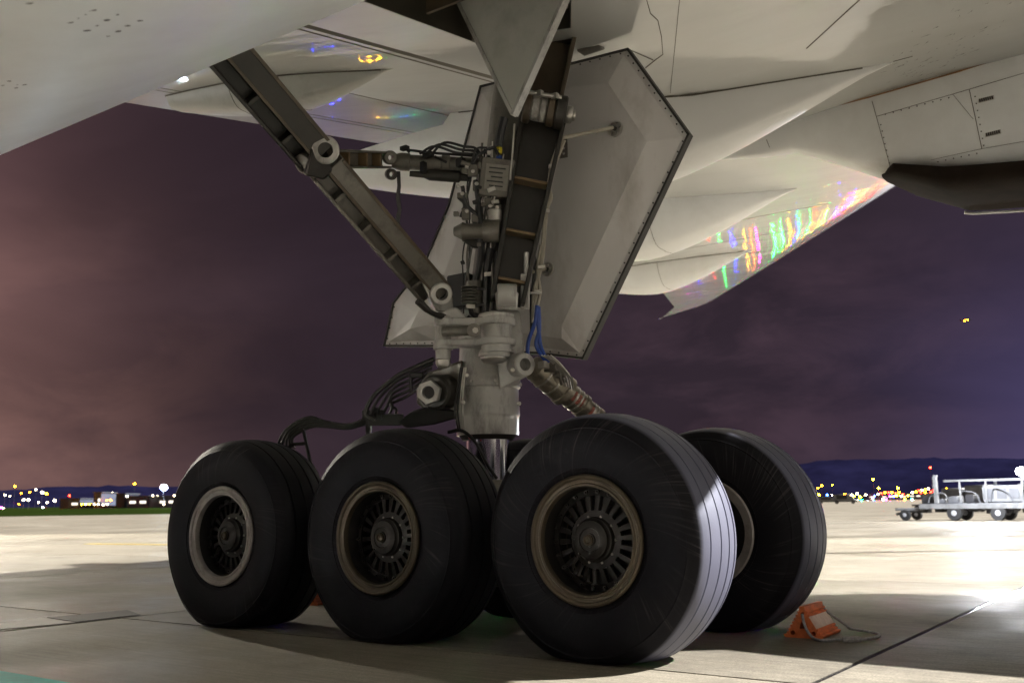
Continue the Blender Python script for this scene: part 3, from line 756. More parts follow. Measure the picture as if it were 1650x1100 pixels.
# lug on the right with its bore, carrying the truck positioner
def boss(p, axis, ro, ri, L_, name, m, parent=None, n=28):
    mb = MB(); p = V(p); a = V(axis).normalized(); e = a.orthogonal().normalized(); g = a.cross(e)
    def rg_(t, r): return [p + a*t + (e*math.cos(2*PI*j/n)+g*math.sin(2*PI*j/n))*r for j in range(n)]
    c = min(0.008, (ro-ri)*0.3)
    mb.rings([rg_(-L_/2, ri), rg_(-L_/2, ro-c), rg_(-L_/2+c, ro), rg_(L_/2-c, ro), rg_(L_/2, ro-c), rg_(L_/2, ri), rg_(-L_/2, ri)], caps=False)
    return part(mb, name, m, parent=parent, smooth=40)
AXC = (CAM - G(785,560)).normalized(); AXR = (AXC + RT*0.55).normalized(); AXR.z *= 0.3; AXR.normalize()
boss(G(839,588,-0.26), AXR, 0.078, 0.042, 0.12, 'positioner_lug', M_GEAR)
part(MB().lathe(G(839,588,-0.22), AXR, [(-0.02,0.04),(0.0,0.04),(0.0,0.01)], 16), 'lug_pin', M_DARK)
lg = MB(); lg.prism([G(800,566,-0.2), G(845,568,-0.24), G(856,590,-0.24), G(850,606,-0.24), G(805,628,-0.18)], FW*0.10); part(lg, 'lug_web', M_GEAR, bevel=0.012, segs=2)
lo1 = MB(); lo1.prism([G(800,500,-0.1), G(838,500,-0.1), G(846,570,-0.15), G(800,575,-0.15)], FW*0.16); part(lo1, 'leg_fairing', M_GEAR, bevel=0.02, segs=2)
M_POS = mat('positioner_metal', (0.30,0.27,0.22), 0.30, metal=0.6, var=0.3, vscale=9, grime=0.9, gcol=(0.05,0.04,0.03), gscale=8)
# truck positioner cylinder going down behind the front wheel
P0 = G(864,592,-0.02); P1 = G(972,682,0.22)
tp = MB(); L_ = (P1-P0).length
tp.lathe(P0, P1-P0, [(-0.04,0.06),(0.0,0.100),(L_*0.36,0.104),(L_*0.37,0.112),(L_*0.43,0.112),(L_*0.44,0.086),(L_*0.64,0.080),(L_*0.65,0.088),(L_*0.69,0.088),(L_*0.70,0.074),(L_*0.86,0.070),(L_*0.87,0.078),(L_*0.91,0.078),(L_*0.92,0.066),(L_*1.5,0.066)], 28)
TP = part(tp, 'truck_positioner', M_POS)
for q_, r_ in ((0.12,0.106),(0.25,0.107),(0.52,0.088),(0.585,0.087),(0.78,0.077),(0.83,0.076)):
    c = P0.lerp(P1, q_); part(MB().lathe(c, P1-P0, [(-0.008,r_-0.006),(-0.006,r_),(0.006,r_),(0.008,r_-0.006)], 28), 'band', M_STEEL, parent=TP)
rm = MB()
a_, s_, n_ = frame(P0, P1)
for t, w in ((0.485,0.010),(0.545,0.014),(0.60,0.008),(0.75,0.012)): 
    c = P0 + (P1-P0)*t; rr = 0.087 if t < 0.64 else 0.077
    rm.rings([[c + a_*(q*w) + (n_*math.cos(th)+s_*math.sin(th))*rr for th in [rad(d) for d in range(-38, 22, 10)]] for q in (-1, 1)], closed=False, caps=False)
part(rm, 'red_mark', mat('red_paint', (0.26,0.065,0.042), 0.5, var=0.6, vscale=30, grime=0.9, gscale=25), parent=TP)
va = MB(); va.box(G(890,592,-0.1), (0.05,0.035,0.03)); va.box(G(905,603,-0.08), (0.035,0.03,0.025)); va.cyl(G(880,582,-0.1), G(915,610,-0.06), 0.017, n=8); va.cyl(G(900,590,-0.12), G(905,620,-0.1), 0.012, n=8); va.box(G(912,608,-0.06), (0.02,0.02,0.035))
part(va, 'valve_block', M_GDIRTY, bevel=0.004, parent=TP)
tb = MB()
for k in range(4): tb.tube([G(872+5*k,572,-0.16), G(885+6*k,580+2*k,-0.15), G(905+5*k,600+3*k,-0.12), G(912+4*k,622+2*k,-0.06)], 0.006, 6)
part(tb, 'hydraulic_tube', M_STEEL, parent=TP)

# nut and barrel on the left (aft lug)
NP = G(692,632,-0.28)
bl = MB(); bl.lathe(G(712,631,-0.10), (NP-G(712,631,-0.10)), [(-0.15,0.118),(0.0,0.118),(0.11,0.118),(0.13,0.10)], 28); part(bl, 'pivot_barrel', M_DARK)
nd = (CAM-NP).normalized(); nd = (nd - RT*0.25).normalized()
hx = [(0.078*math.cos(PI/3*i+0.3), 0.078*math.sin(PI/3*i+0.3)) for i in range(6)]
me_ = plate_mesh(hx, [circle2((0,0),0.046,20)], 0.03, 0.004); o = link('pivot_nut', me_, M_GEAR, AIR); o.location = NP; o.rotation_euler = nd.to_track_quat('Z','Y').to_euler()
part(MB().lathe(NP-nd*0.02, nd, [(-0.01,0.047),(0,0.047),(0,0.01)], 16), 'nut_core', M_BLACK)
br = MB(); br.prism([G(716,590,-0.05), G(745,580,-0.1), G(745,665,-0.1), G(728,660,-0.05), G(712,655,-0.02), G(690,668,0.02), G(672,650,0.02), G(670,628,0.02), G(690,600,-0.02)], FW*0.14)
part(br, 'pivot_bracket', M_GDIRTY, bevel=0.015, segs=2)
sw = MB(); sw.prism([G(660,665,-0.02), G(690,655,-0.06), G(730,662,-0.08), G(735,674,-0.08), G(700,684,-0.02), G(655,690,0.04), G(640,680,0.06)], FW*0.22); part(sw, 'truck_pivot_cover', M_BLACK, bevel=0.01)

# --- drag strut in front of the leg: dark channel with bright ribs
def channel(name, p0, p1, w0, w1, depth, m, ribs=(), wall=0.022, rib_m=None, back=0.03, toward=None):
    p0, p1 = V(p0), V(p1); a, s, nrm = frame(p0, p1, toward)
    mb = MB()
    def ring(p, w):
        h = w/2
        return [p - s*h - nrm*depth, p - s*h, p - s*(h-wall), p - s*(h-wall) - nrm*(depth-back), p + s*(h-wall) - nrm*(depth-back), p + s*(h-wall), p + s*h, p + s*h - nrm*depth]
    mb.rings([ring(p0, w0), ring(p1, w1)])
    o = part(mb, name, m, bevel=0.005)
    for t in ribs:
        r = MB(); c = p0.lerp(p1, t); w = (w0+(w1-w0)*t)/2 - wall
        r.box(c - nrm*(depth-back)*0.55, (0.011, w, (depth-back)*0.45), (a, s, nrm)); part(r, 'rib', rib_m or M_RIB, parent=o, bevel=0.004)
    return o
DS = channel('drag_strut', G(818,484,-0.34), G(876,186,-0.10), pm(54), pm(74), 0.15, M_DARK, ribs=(0.11, 0.365, 0.645), wall=0.030)
ef = MB(); a_, s_, n_ = frame(G(818,484,-0.34), G(876,186,-0.10))
for sg, m_ in ((1, 0), (-1, 0)): pass
# clevis at its foot
boss(G(817,475,-0.40), RT, pm(17), pm(6), 0.13, 'drag_strut_foot', M_GEAR)
ft = MB(); ft.prism([G(797,470,-0.36), G(836,470,-0.36), G(833,500,-0.36), G(800,500,-0.36)], FW*0.12); part(ft, 'drag_strut_lug', M_GEAR, bevel=0.012)
# head joint: dark clevis rings with a pale barrel between
ra = (G(915,185,-0.12) - G(845,172,-0.12)).normalized()
def hring(c0, c1, py, r, m, name, off=-0.12):
    mb = MB(); p = G(c0, py, off); q = G(c1, py+(c1-c0)*0.18, off); mb.lathe(p, q-p, [(0,r*0.9),(0.01,r),((q-p).length-0.01,r),((q-p).length,r*0.9)], 24); return part(mb, name, m)
hring(843,856,172,pm(25),M_BROWN,'clevis_ring'); hring(856,869,174,pm(19),M_GEAR,'joint_barrel'); hring(869,881,176,pm(20),M_GEAR,'joint_barrel')
hring(881,894,178,pm(25),M_BROWN,'clevis_ring'); hring(894,912,180,pm(27),M_DARK,'clevis_ring'); hring(911,922,184,pm(14),M_STEEL,'joint_bolt'); hring(922,927,186,pm(9),M_STEEL,'joint_bolt')
jp = MB(); jp.cyl(G(848,148,-0.2), G(905,158,-0.2), 0.016, n=8); jp.box(G(868,152,-0.2),(0.03,0.02,0.02)); jp.box(G(895,156,-0.2),(0.02,0.02,0.02)); part(jp, 'joint_pipe', M_STEEL)
# upper brown brace running up into the bay
UB = channel('upper_brace', G(876,150,-0.06), G(916,-80,0.40), pm(64), pm(92), 0.14, M_BROWN, ribs=(0.42,), wall=0.03, rib_m=M_DARK)
# long light edge on the leg side of the drag strut
part(MB().tube([G(829,200,-0.22), G(826,245,-0.26), G(822,290,-0.3)], 0.007, 6), 'edge_pipe', M_STEEL)

# --- triangular panel in front of it all
TRI = [at(722,-30,y=-0.42), at(921,-30,y=-0.42), at(826,184,y=-0.30)]
tri = MB(); tri.prism(TRI, (0,0.045,0)); TP_ = part(tri, 'triangular_fairing_panel', M_PANEL, bevel=0.006)
te = MB()
for a, b_ in ((TRI[1], TRI[2]), (TRI[2], TRI[0])):
    d = (b_-a); L_ = d.length; d.normalize(); s_ = d.cross(V((0,1,0))).normalized(); te.box((a+b_)/2 + V((0,0.018,0)) , (L_/2, 0.012, 0.030), (d, s_, V((0,1,0))))
part(te, 'panel_edge', M_GEAR, parent=TP_)

# --- side brace: two hinged links in the plane of the leg
def brace(name, p0, p1, w, m, depth=0.15, ribs=4, flip=1, core=0.60, rib_parent=True):
    p0, p1 = V(p0), V(p1); a, s, nrm = frame(p0, p1); L_ = (p1-p0).length; c = (p0+p1)/2
    hw = w/2; mb = MB(); s = s*flip
    lo, hi = -hw, hw; sp = hw - w*core
    mb.box(c + s*((sp+hi)/2), (L_/2, (hi-sp)/2, depth/2), (a, s, nrm))
    mb.box(c + s*((lo+sp)/2) - nrm*(depth*0.32), (L_/2, (sp-lo)/2, depth*0.18), (a, s, nrm))
    mb.box(c + s*(lo+0.012), (L_/2, 0.012, depth/2), (a, s, nrm))
    o = part(mb, name, m, bevel=0.006)
    # raised edge and inset strip on the broad face
    e = MB(); e.box(c + s*(sp+0.010) + nrm*(depth/2+0.003), (L_/2*0.98, 0.010, 0.005), (a, s, nrm)); e.box(c + s*(hi-0.010) + nrm*(depth/2+0.003), (L_/2*0.98, 0.010, 0.005), (a, s, nrm))
    part(e, 'edge_flange', M_BROWN, parent=o, bevel=0.002)
    for k in range(ribs):
        r = MB(); r.box(p0.lerp(p1, (k+0.7)/(ribs+0.4)) + s*((lo+sp)/2), (0.012, (sp-lo)/2, depth*0.42), (a, s, nrm)); part(r, 'rib', m, parent=o, bevel=0.003)
    return o
XB0 = 0.0
U0 = at(372,92,x=XB0); U1 = at(508,250,x=XB0); L0 = at(524,268,x=XB0); L1 = at(702,474,x=XB0)
ext = (U0-U1).normalized()*0.25
SB1 = brace('side_brace_link', U0+ext, U1, 0.245, M_DARK, ribs=3, flip=-1, core=0.60)
SB2 = brace('side_brace_link', L0, L1, 0.225, M_GDIRTY, ribs=4, flip=-1, core=0.58)
brn = (CAM-U1).normalized()
JA = (brn + RT*0.10).normalized()
boss(at(520,242,x=XB0-0.0)+JA*0.10, JA, 0.082, 0.044, 0.10, 'brace_joint', M_GEAR)
part(MB().lathe(at(520,242,x=XB0)+JA*0.08, JA, [(-0.06,0.046),(0.0,0.046),(0.0,0.01)], 16), 'joint_pin', M_BROWN)
bp_ = MB(); bp_.lathe(at(500,258,x=XB0)-JA*0.02, (at(484,268,x=XB0)-at(510,252,x=XB0)), [(-0.06,0.055),(0.02,0.06),(0.07,0.06),(0.08,0.045)], 24); part(bp_, 'brace_joint', M_GDIRTY)
jb = MB(); jb.prism([p + JA*0.09 for p in (at(500,232,x=XB0), at(536,226,x=XB0), at(548,262,x=XB0), at(520,290,x=XB0), at(490,282,x=XB0))], -JA*0.18); part(jb, 'joint_block', M_DARK, bevel=0.012)
boss(at(704,469,x=XB0)+JA*0.10, JA, 0.074, 0.042, 0.10, 'brace_joint', M_GEAR)
part(MB().lathe(at(704,469,x=XB0)+JA*0.08, JA, [(-0.06,0.044),(0.0,0.044),(0.0,0.01)], 16), 'joint_pin', M_BLACK)
fk = MB(); fk.prism([p + JA*0.07 for p in (at(676,452,x=XB0), at(712,440,x=XB0), at(726,478,x=XB0), at(728,500,x=XB0), at(700,500,x=XB0))], -JA*0.14); part(fk, 'joint_block', M_GEAR, bevel=0.012)
f2 = MB(); f2.tube([at(668,482,x=XB0)+JA*0.1, at(690,500,x=XB0)+JA*0.1, G(720,512,-0.25)], [0.022,0.018,0.022], 10); part(f2, 'brace_foot', M_DARK)
f3 = MB(); f3.prism([G(705,500,-0.3), G(735,494,-0.3), G(752,512,-0.3), G(705,518,-0.3)], FW*0.25); part(f3, 'leg_lug', M_GEAR, bevel=0.015, segs=2)
# --- lock link from the elbow to the leg
LK = channel('lock_link', at(538,256,x=XB0)+JA*0.05, G(632,258,0.0), pm(27), pm(27), 0.10, M_GDIRTY, ribs=(0.25,0.55,0.8), wall=0.016)
boss(G(628,254,-0.06), JA, pm(11), pm(4), 0.08, 'link_joint', M_GDIRTY); boss(G(630,281,-0.03), JA, pm(9), pm(4), 0.08, 'link_joint', M_DARK)
la = MB(); p0 = G(632,260,0.0); p1 = G(775,268,0.02); L_ = (p1-p0).length
la.lathe(p0, p1-p0, [(0,0.045),(0.06,0.062),(0.12,0.062),(0.125,0.052),(L_*0.55,0.052),(L_*0.56,0.064),(L_*0.64,0.064),(L_*0.65,0.055),(L_,0.055)], 20); part(la, 'lock_actuator', M_GDIRTY)
lb = MB(); p0 = G(660,280,-0.03); p1 = G(760,286,0.0); L_ = (p1-p0).length
lb.lathe(p0, p1-p0, [(0,0.02),(0.1,0.024),(0.14,0.040),(L_*0.8,0.042),(L_*0.82,0.03),(L_,0.03)], 16); part(lb, 'lock_actuator', M_DARK)
lt = MB()
for a, b_, c_, d_ in ((645,240,690,246),(690,246,770,252),(650,236,660,246),(700,252,720,262)): lt.cyl(G(a,b_,-0.06), G(c_,d_,-0.06), 0.010, n=6)
lt.box(G(652,239,-0.07),(0.03,0.02,0.014)); lt.box(G(690,250,-0.07),(0.04,0.02,0.018)); lt.box(G(742,262,-0.07),(0.03,0.02,0.03)); lt.box(G(682,270,-0.07),(0.018,0.02,0.04))
part(lt, 'actuator_fittings', M_BLACK, bevel=0.003)
for k in range(3):
    part(MB().tube([G(676+10*k,248,-0.08), G(700+8*k,236-3*k,-0.1), G(735+6*k,246-5*k,-0.1), G(770,250-4*k,-0.05), G(785,262+9*k,-0.08)], 0.009, 6), 'hydraulic_hose', M_HOSE)
st = MB()
rb = [(642,276),(643,300),(641,318),(644,338),(640,356),(646,374)]; ww = [3,3,3.5,3,4,2]
L1_ = [G(x-w, y, -0.06+0.01*(i % 2)) for i, ((x, y), w) in enumerate(zip(rb, ww))]; R1_ = [G(x+w, y, -0.06) for (x, y), w in zip(rb, ww)]
vs = L1_ + R1_; m6 = len(rb); b2 = [p + FW*0.004 for p in vs]
st.add(vs + b2, [(i, i+1, m6+i+1, m6+i) for i in range(m6-1)] + [(2*m6+i, 3*m6+i, 3*m6+i+1, 2*m6+i+1) for i in range(m6-1)] + [(i, 2*m6+i, 2*m6+i+1, i+1) for i in range(m6-1)] + [(m6+i, m6+i+1, 3*m6+i+1, 3*m6+i) for i in range(m6-1)])
part(st, 'hanging_strap', M_BLACK)

M_PLAC = mat('placard_grey', (0.20,0.19,0.165), 0.5, var=0.2, vscale=20)
# --- equipment along the leg between the door and the drag strut
JB = G(800,288,-0.12); a_ = (G(797,318,-0.12)-G(803,258,-0.12)).normalized(); nrm = (CAM-JB).normalized(); nrm = (nrm-a_*nrm.dot(a_)).normalized(); s_ = a_.cross(nrm)
BXO = part(MB().box(JB, (pm(30), pm(26), 0.06), (a_, s_, nrm)), 'junction_box', M_GDIRTY, bevel=0.006)
plc = MB(); plc.box(JB+nrm*0.061, (pm(20), pm(18), 0.0015), (a_, s_, nrm)); part(plc, 'placard', M_PLAC, parent=BXO)
pl2 = MB()
for k in range(5): pl2.box(JB+nrm*0.0635 + a_*pm(-14+7*k) + s_*pm(2*(k % 2)), (pm(1.0), pm(13-2*(k % 3)), 0.001), (a_, s_, nrm))
part(pl2, 'placard_lines', M_BLACK, parent=BXO)
part(MB().lathe(G(804,252,-0.14), (0,0,1), [(-0.05,0.022),(0.0,0.022)], 12), 'connector', M_BLUE)
part(MB().lathe(G(804,243,-0.14), (0,0,1), [(-0.02,0.022),(0.02,0.022),(0.02,0.01)], 12), 'connector', M_YELLOW, label='small yellow connector cap above the junction box')
hc = MB(); p0 = G(734,373,-0.18); p1 = G(806,372,-0.22); L_ = (p1-p0).length
hc.lathe(p0, p1-p0, [(-0.01,0.03),(0.03,0.05),(0.05,0.062),(0.07,0.055),(0.075,0.052),(L_*0.62,0.052),(L_*0.63,0.072),(L_*0.67,0.078),(L_,0.078)], 22); part(hc, 'uplock_cylinder', M_GDIRTY)
hbk = MB(); hbk.prism([G(745,368,-0.1), G(800,380,-0.1), G(796,405,-0.1), G(760,398,-0.1), G(742,385,-0.1)], FW*0.1); part(hbk, 'uplock_bracket', M_DARK, bevel=0.008)
ac = MB(); p0 = G(764,452,-0.14); p1 = G(766,500,-0.14)
ac.lathe(p0, p1-p0, [(0,0.05),(0.02,0.055),(0.16,0.055),(0.17,0.04),(0.22,0.04)], 16)
for k in range(6): ac.lathe(G(756,464+5*k,-0.2), (0,0,1), [(0,0.055),(0.008,0.055)], 14)
part(ac, 'spring_cartridge', M_GDIRTY)
part(MB().box(G(742,470,0.1), (0.09,0.05,0.12)), 'relay_box', M_BLACK, bevel=0.01)
for pts, r in (([(772,330),(776,380),(772,430),(762,470),(760,500),(772,512)], 0.022), ([(790,400),(785,440),(782,500)], 0.030), ([(800,405),(798,450),(792,500)], 0.012), ([(745,300),(752,330),(775,352),(782,366)], 0.014), ([(738,318),(748,330),(742,350)], 0.010), ([(766,290),(770,320),(776,350)], 0.017),
               ([(812,190),(806,215),(803,236)], 0.030), ([(760,268),(770,250),(784,246),(790,258)], 0.010), ([(760,262),(768,240),(785,238)], 0.007), ([(778,246),(795,238),(803,250)], 0.012), ([(752,512),(770,520),(782,505),(783,485)], 0.022)):
    part(MB().tube([G(x, y, -0.16) for x, y in pts], r, 8), 'hydraulic_hose', M_HOSE)
va = MB()
for x, y, sx, sy in ((745,316,8,5),(750,345,6,10),(770,352,10,7),(790,326,9,7),(796,340,12,10),(735,345,4,4),(768,300,6,8),(762,275,8,10),(776,268,6,7)):
    va.box(G(x,y,-0.14), (pm(sx), 0.03, pm(sy)*0.9), (RT, FW, UP))
part(va, 'valve_block', M_GDIRTY, bevel=0.004)
vb = MB()
for x, y in ((795,325),(790,332),(801,334),(762,276),(768,296),(745,312),(752,340),(738,300)): vb.lathe(G(x,y,-0.20), (CAM-G(x,y)).normalized(), [(0,0.014),(0.05,0.014),(0.055,0.008)], 8)
part(vb, 'pipe_unions', M_STEEL)['kind'] = 'stuff'
part(MB().lathe(G(797,347,-0.2), V((0,0,1)), [(-0.06,0.02),(-0.04,0.045),(0.03,0.05),(0.06,0.02)], 16), 'accumulator', M_STEEL)
rp = random.Random(21)
for k in range(11):
    x0 = 748+4*k+rp.uniform(-3,3); m_ = rp.choice((M_HOSE, M_STEEL, M_GDIRTY, M_HOSE))
    pts = [(x0+18+rp.uniform(-4,4), 236+rp.uniform(-10,20)), (x0+10+rp.uniform(-6,6), 300), (x0+6+rp.uniform(-9,9), 345+rp.uniform(-10,10)), (x0+rp.uniform(-8,8), 405), (x0+rp.uniform(-6,6), 455), (x0+rp.uniform(-2,10), 505)]
    part(MB().tube([G(x, y, -0.05-0.012*k) for x, y in pts], rp.choice((0.005,0.006,0.008)), 6), 'hydraulic_pipe', m_)
for k in range(16):
    x, y = rp.uniform(745,800), rp.uniform(245,505); a = rp.uniform(-0.4,0.4)
    part(MB().box(G(x,y,-0.17), (pm(rp.uniform(3,9)), 0.02, pm(rp.uniform(1.5,4))), (RT*math.cos(a)+UP*math.sin(a), FW, UP*math.cos(a)-RT*math.sin(a))), 'pipe_clamp', rp.choice((M_STEEL, M_GDIRTY, M_BLACK)), bevel=0.003)
for k in range(4):
    part(MB().tube([G(742+3*k,592,-0.28), G(738+3*k,620,-0.30), G(733+4*k,660,-0.28), G(738+3*k,692,-0.26)], 0.006, 6), 'hydraulic_pipe', rp.choice((M_STEEL, M_HOSE)))
for x, y in ((746,648),(826,596),(752,604),(836,650)): part(MB().lathe(G(x,y,-0.30), (CAM-G(x,y)).normalized(), [(0,0.016),(0.09,0.016),(0.095,0.010)], 8), 'bolt', M_STEEL)
# conduits on the right of the drag strut
cnd = [[(906,222),(893,262),(886,300),(880,352),(874,420),(866,455),(862,490)], [(903,224),(888,268),(883,310),(876,370),(871,430),(860,470),(858,520)], [(910,226),(898,256),(884,292),(888,320),(880,340),(877,390)], [(872,395),(866,430),(870,470),(864,500)]]
for pts in cnd: part(MB().tube([G(x, y, -0.10) for x, y in pts], 0.011, 6), 'conduit', M_CABLE)
for x, y in ((890,268),(879,340),(872,430),(867,470)): part(MB().box(G(x,y,-0.12), (pm(6),0.02,pm(3)), (RT,FW,UP)), 'conduit_clamp', M_STEEL, bevel=0.003)
part(MB().tube([G(856,392,-0.08), G(862,420,-0.08), G(860,450,-0.08), G(856,480,-0.08), G(857,540,-0.1)], 0.012, 6), 'hydraulic_hose', M_HOSE)
fl_ = MB(); fl_.box(G(846,470,-0.2), (pm(7), 0.05, pm(28)), (RT,FW,UP)); fl_.box(G(862,472,-0.12), (pm(9),0.03,pm(2)), (RT,FW,UP)); fl_.box(G(848,450,-0.2), (pm(4), 0.05, pm(42)), (RT,FW,UP))
part(fl_, 'side_fitting', M_GEAR, bevel=0.006)
for pts in ([(866,492),(862,520),(852,548),(850,572)], [(868,494),(869,530),(864,556),(878,580)], [(866,500),(868,530),(872,560),(884,584)]): part(MB().tube([G(x, y, -0.14) for x, y in pts], 0.014, 8), 'hydraulic_hose', M_BLUE, label='blue hydraulic hose beside the leg')
part(MB().box(G(876,588,-0.14), (0.03,0.03,0.025)), 'hose_manifold', M_STEEL, bevel=0.004)

# --- hose bundle sweeping aft over the truck
for k in range(6):
    o_ = k*7
    pts = [(700-2*k,578+7*k), (668-2*k,592+9*k), (640-2*k,606+9*k), (604+7*k,636+5*k), (590+8*k,664+3*k), (604+3*k,676)]
    part(MB().tube([G(x, y, -0.10+0.06*k) for x, y in pts], 0.017 if k == 0 else 0.011, 7), 'brake_hose', M_HOSE)
for k in range(5):
    pts = [(606,668+3*k), (585,676+2*k), (560,684+1.5*k), (525,679+2*k), (500,672+4*k), (474,682+5*k), (455+4*k,700+3*k), (447+7*k,722)]
    part(MB().tube([G(x, y, 0.35+0.05*k) for x, y in pts], 0.011, 7), 'brake_hose', M_HOSE)
for c_, h_ in ((G(662,612,-0.05), (pm(2.5),0.02,pm(20))), (G(672,604,-0.05), (pm(10),0.03,pm(4))), (G(602,668,0.1), (pm(18),0.03,pm(8))), (G(622,676,0.1), (pm(28),0.04,pm(9)))):
    part(MB().box(c_, h_, (RT,FW,UP)), 'hose_bracket', M_BLACK, bevel=0.004)
part(MB().box(G(594,686,0.1), (pm(4),0.03,pm(22)), (RT,FW,UP)), 'bracket_leg', M_BLACK)
for x, y in ((600,666),(612,672),(605,660)): part(MB().lathe(G(x,y,0.04), -FW, [(0,0.022),(0.06,0.022)], 8), 'hose_union', M_HOSE)
ld = MB()
for (a, b_), (c_, d_) in (((489,692),(500,745)),((500,745),(512,765)),((489,692),(458,694)),((495,714),(468,716)),((470,694),(452,716)),((474,718),(446,722)),((506,762),(512,800)),((480,740),(510,790))): ld.cyl(G(a,b_,0.5), G(c_,d_,0.5), 0.013, n=6)
part(ld, 'hose_guide_frame', M_BLACK)

# --- truck beam, axles and wheels
tb = MB(); tb.cyl((-1.45,0,0.60),(1.45,0,0.60), 0.15, n=24); tb.lathe((X_LEG, Y_LEG, 0.45), (0,0,1), [(0,0.24),(0.42,0.24),(0.5,0.2)], 24)
part(tb, 'truck_beam', M_GDIRTY)
for x in (-1.45, 0, 1.45): part(MB().cyl((x,-0.62,0.605),(x,0.62,0.605), 0.085, n=20), 'axle', M_GDIRTY)
rod = MB(); rod.cyl((-1.3,-0.25,0.32),(1.3,-0.25,0.32), 0.035, n=10); part(rod, 'brake_rod', M_DARK)
# cover and small pipes in front of the piston
sp2 = MB(); sp2.prism([G(742,690,0.15), G(800,705,0.15), G(845,718,0.2), G(850,775,0.2), G(780,770,0.15), G(735,740,0.15)], FW*0.04)
part(MB().box(G(812,778,0.0), (0.10,0.08,0.05)), 'truck_pivot_cap', M_BLACK, bevel=0.01)
part(MB().tube([G(722,696,-0.3), G(745,694,-0.34), G(768,715,-0.36), G(785,748,-0.36), G(800,770,-0.3)], 0.012, 6), 'brake_hose', M_HOSE)
part(MB().lathe(G(758,704,-0.22), (CAM-G(758,704)).normalized(), [(0,0.016),(0.02,0.014)], 10), 'red_cap', mat('red_cap', (0.5,0.02,0.02), 0.4))

R_T, W_T, R_R, H_AX = 0.66, 0.521, 0.334, 0.605
def tyre_mesh():
    # half section from bead to crown, mirrored
    half = [(0.200,0.318),(0.216,0.325),(0.232,0.345),(0.2395,0.362),(0.2435,0.364),(0.2445,0.372),(0.2475,0.385),(0.2570,0.43),(0.2605,0.475),(0.2580,0.52),(0.249,0.560),(0.2465,0.566),(0.2475,0.573),(0.2415,0.578),(0.234,0.592),(0.214,0.618),(0.196,0.632)]
    crown = []
    grooves = [0.142, 0.047]
    def rc(y): return 0.66 - 0.020*(abs(y)/0.196)**2.2 - 0.006*(abs(y)/0.196)
    for g in grooves:
        crown += [(g+0.0072, rc(g)), (g+0.0045, rc(g)-0.011), (g-0.0045, rc(g)-0.011), (g-0.0072, rc(g))]
        crown.append((g-0.047, rc(g-0.047)))
    crown[-1] = (0.0, rc(0))
    halfp = half + crown
    prof = halfp + [(-y, r) for y, r in reversed(halfp[:-1])]
    n = 120; mb = MB(); rs = []
    for j in range(n):
        th = 2*PI*j/n; ring = []
        for y, r in prof:
            x, z = r*math.cos(th), r*math.sin(th)
            # weight flattens the foot and bulges the wall
            lim = -H_AX
            dn = max(0, -z - 0.30)
            bul = 1 + 0.10*(dn/0.3)**2 * (1 if r < 0.64 else 0.6)
            z2 = z
            if z < lim+0.03: z2 = lim + 0.03*math.exp((z-lim-0.03)/0.03)*1.0 - 0.0 if z < lim+0.03 else z
            z2 = max(z2, lim+0.001)
            ring.append(V((x, y*bul, z2)))
        rs.append(ring)
    rs.append(rs[0]); m = len(prof); vs = [p for r in rs[:-1] for p in r]; fs = []
    for j in range(n):
        k = (j+1) % n
        for i in range(m-1): fs.append((j*m+i, j*m+i+1, k*m+i+1, k*m+i))
    mb.add(vs, fs); return mb
def ringset(prof, n=64):
    return [[V((r*math.cos(2*PI*j/n), y, r*math.sin(2*PI*j/n))) for j in range(n)] for y, r in prof]
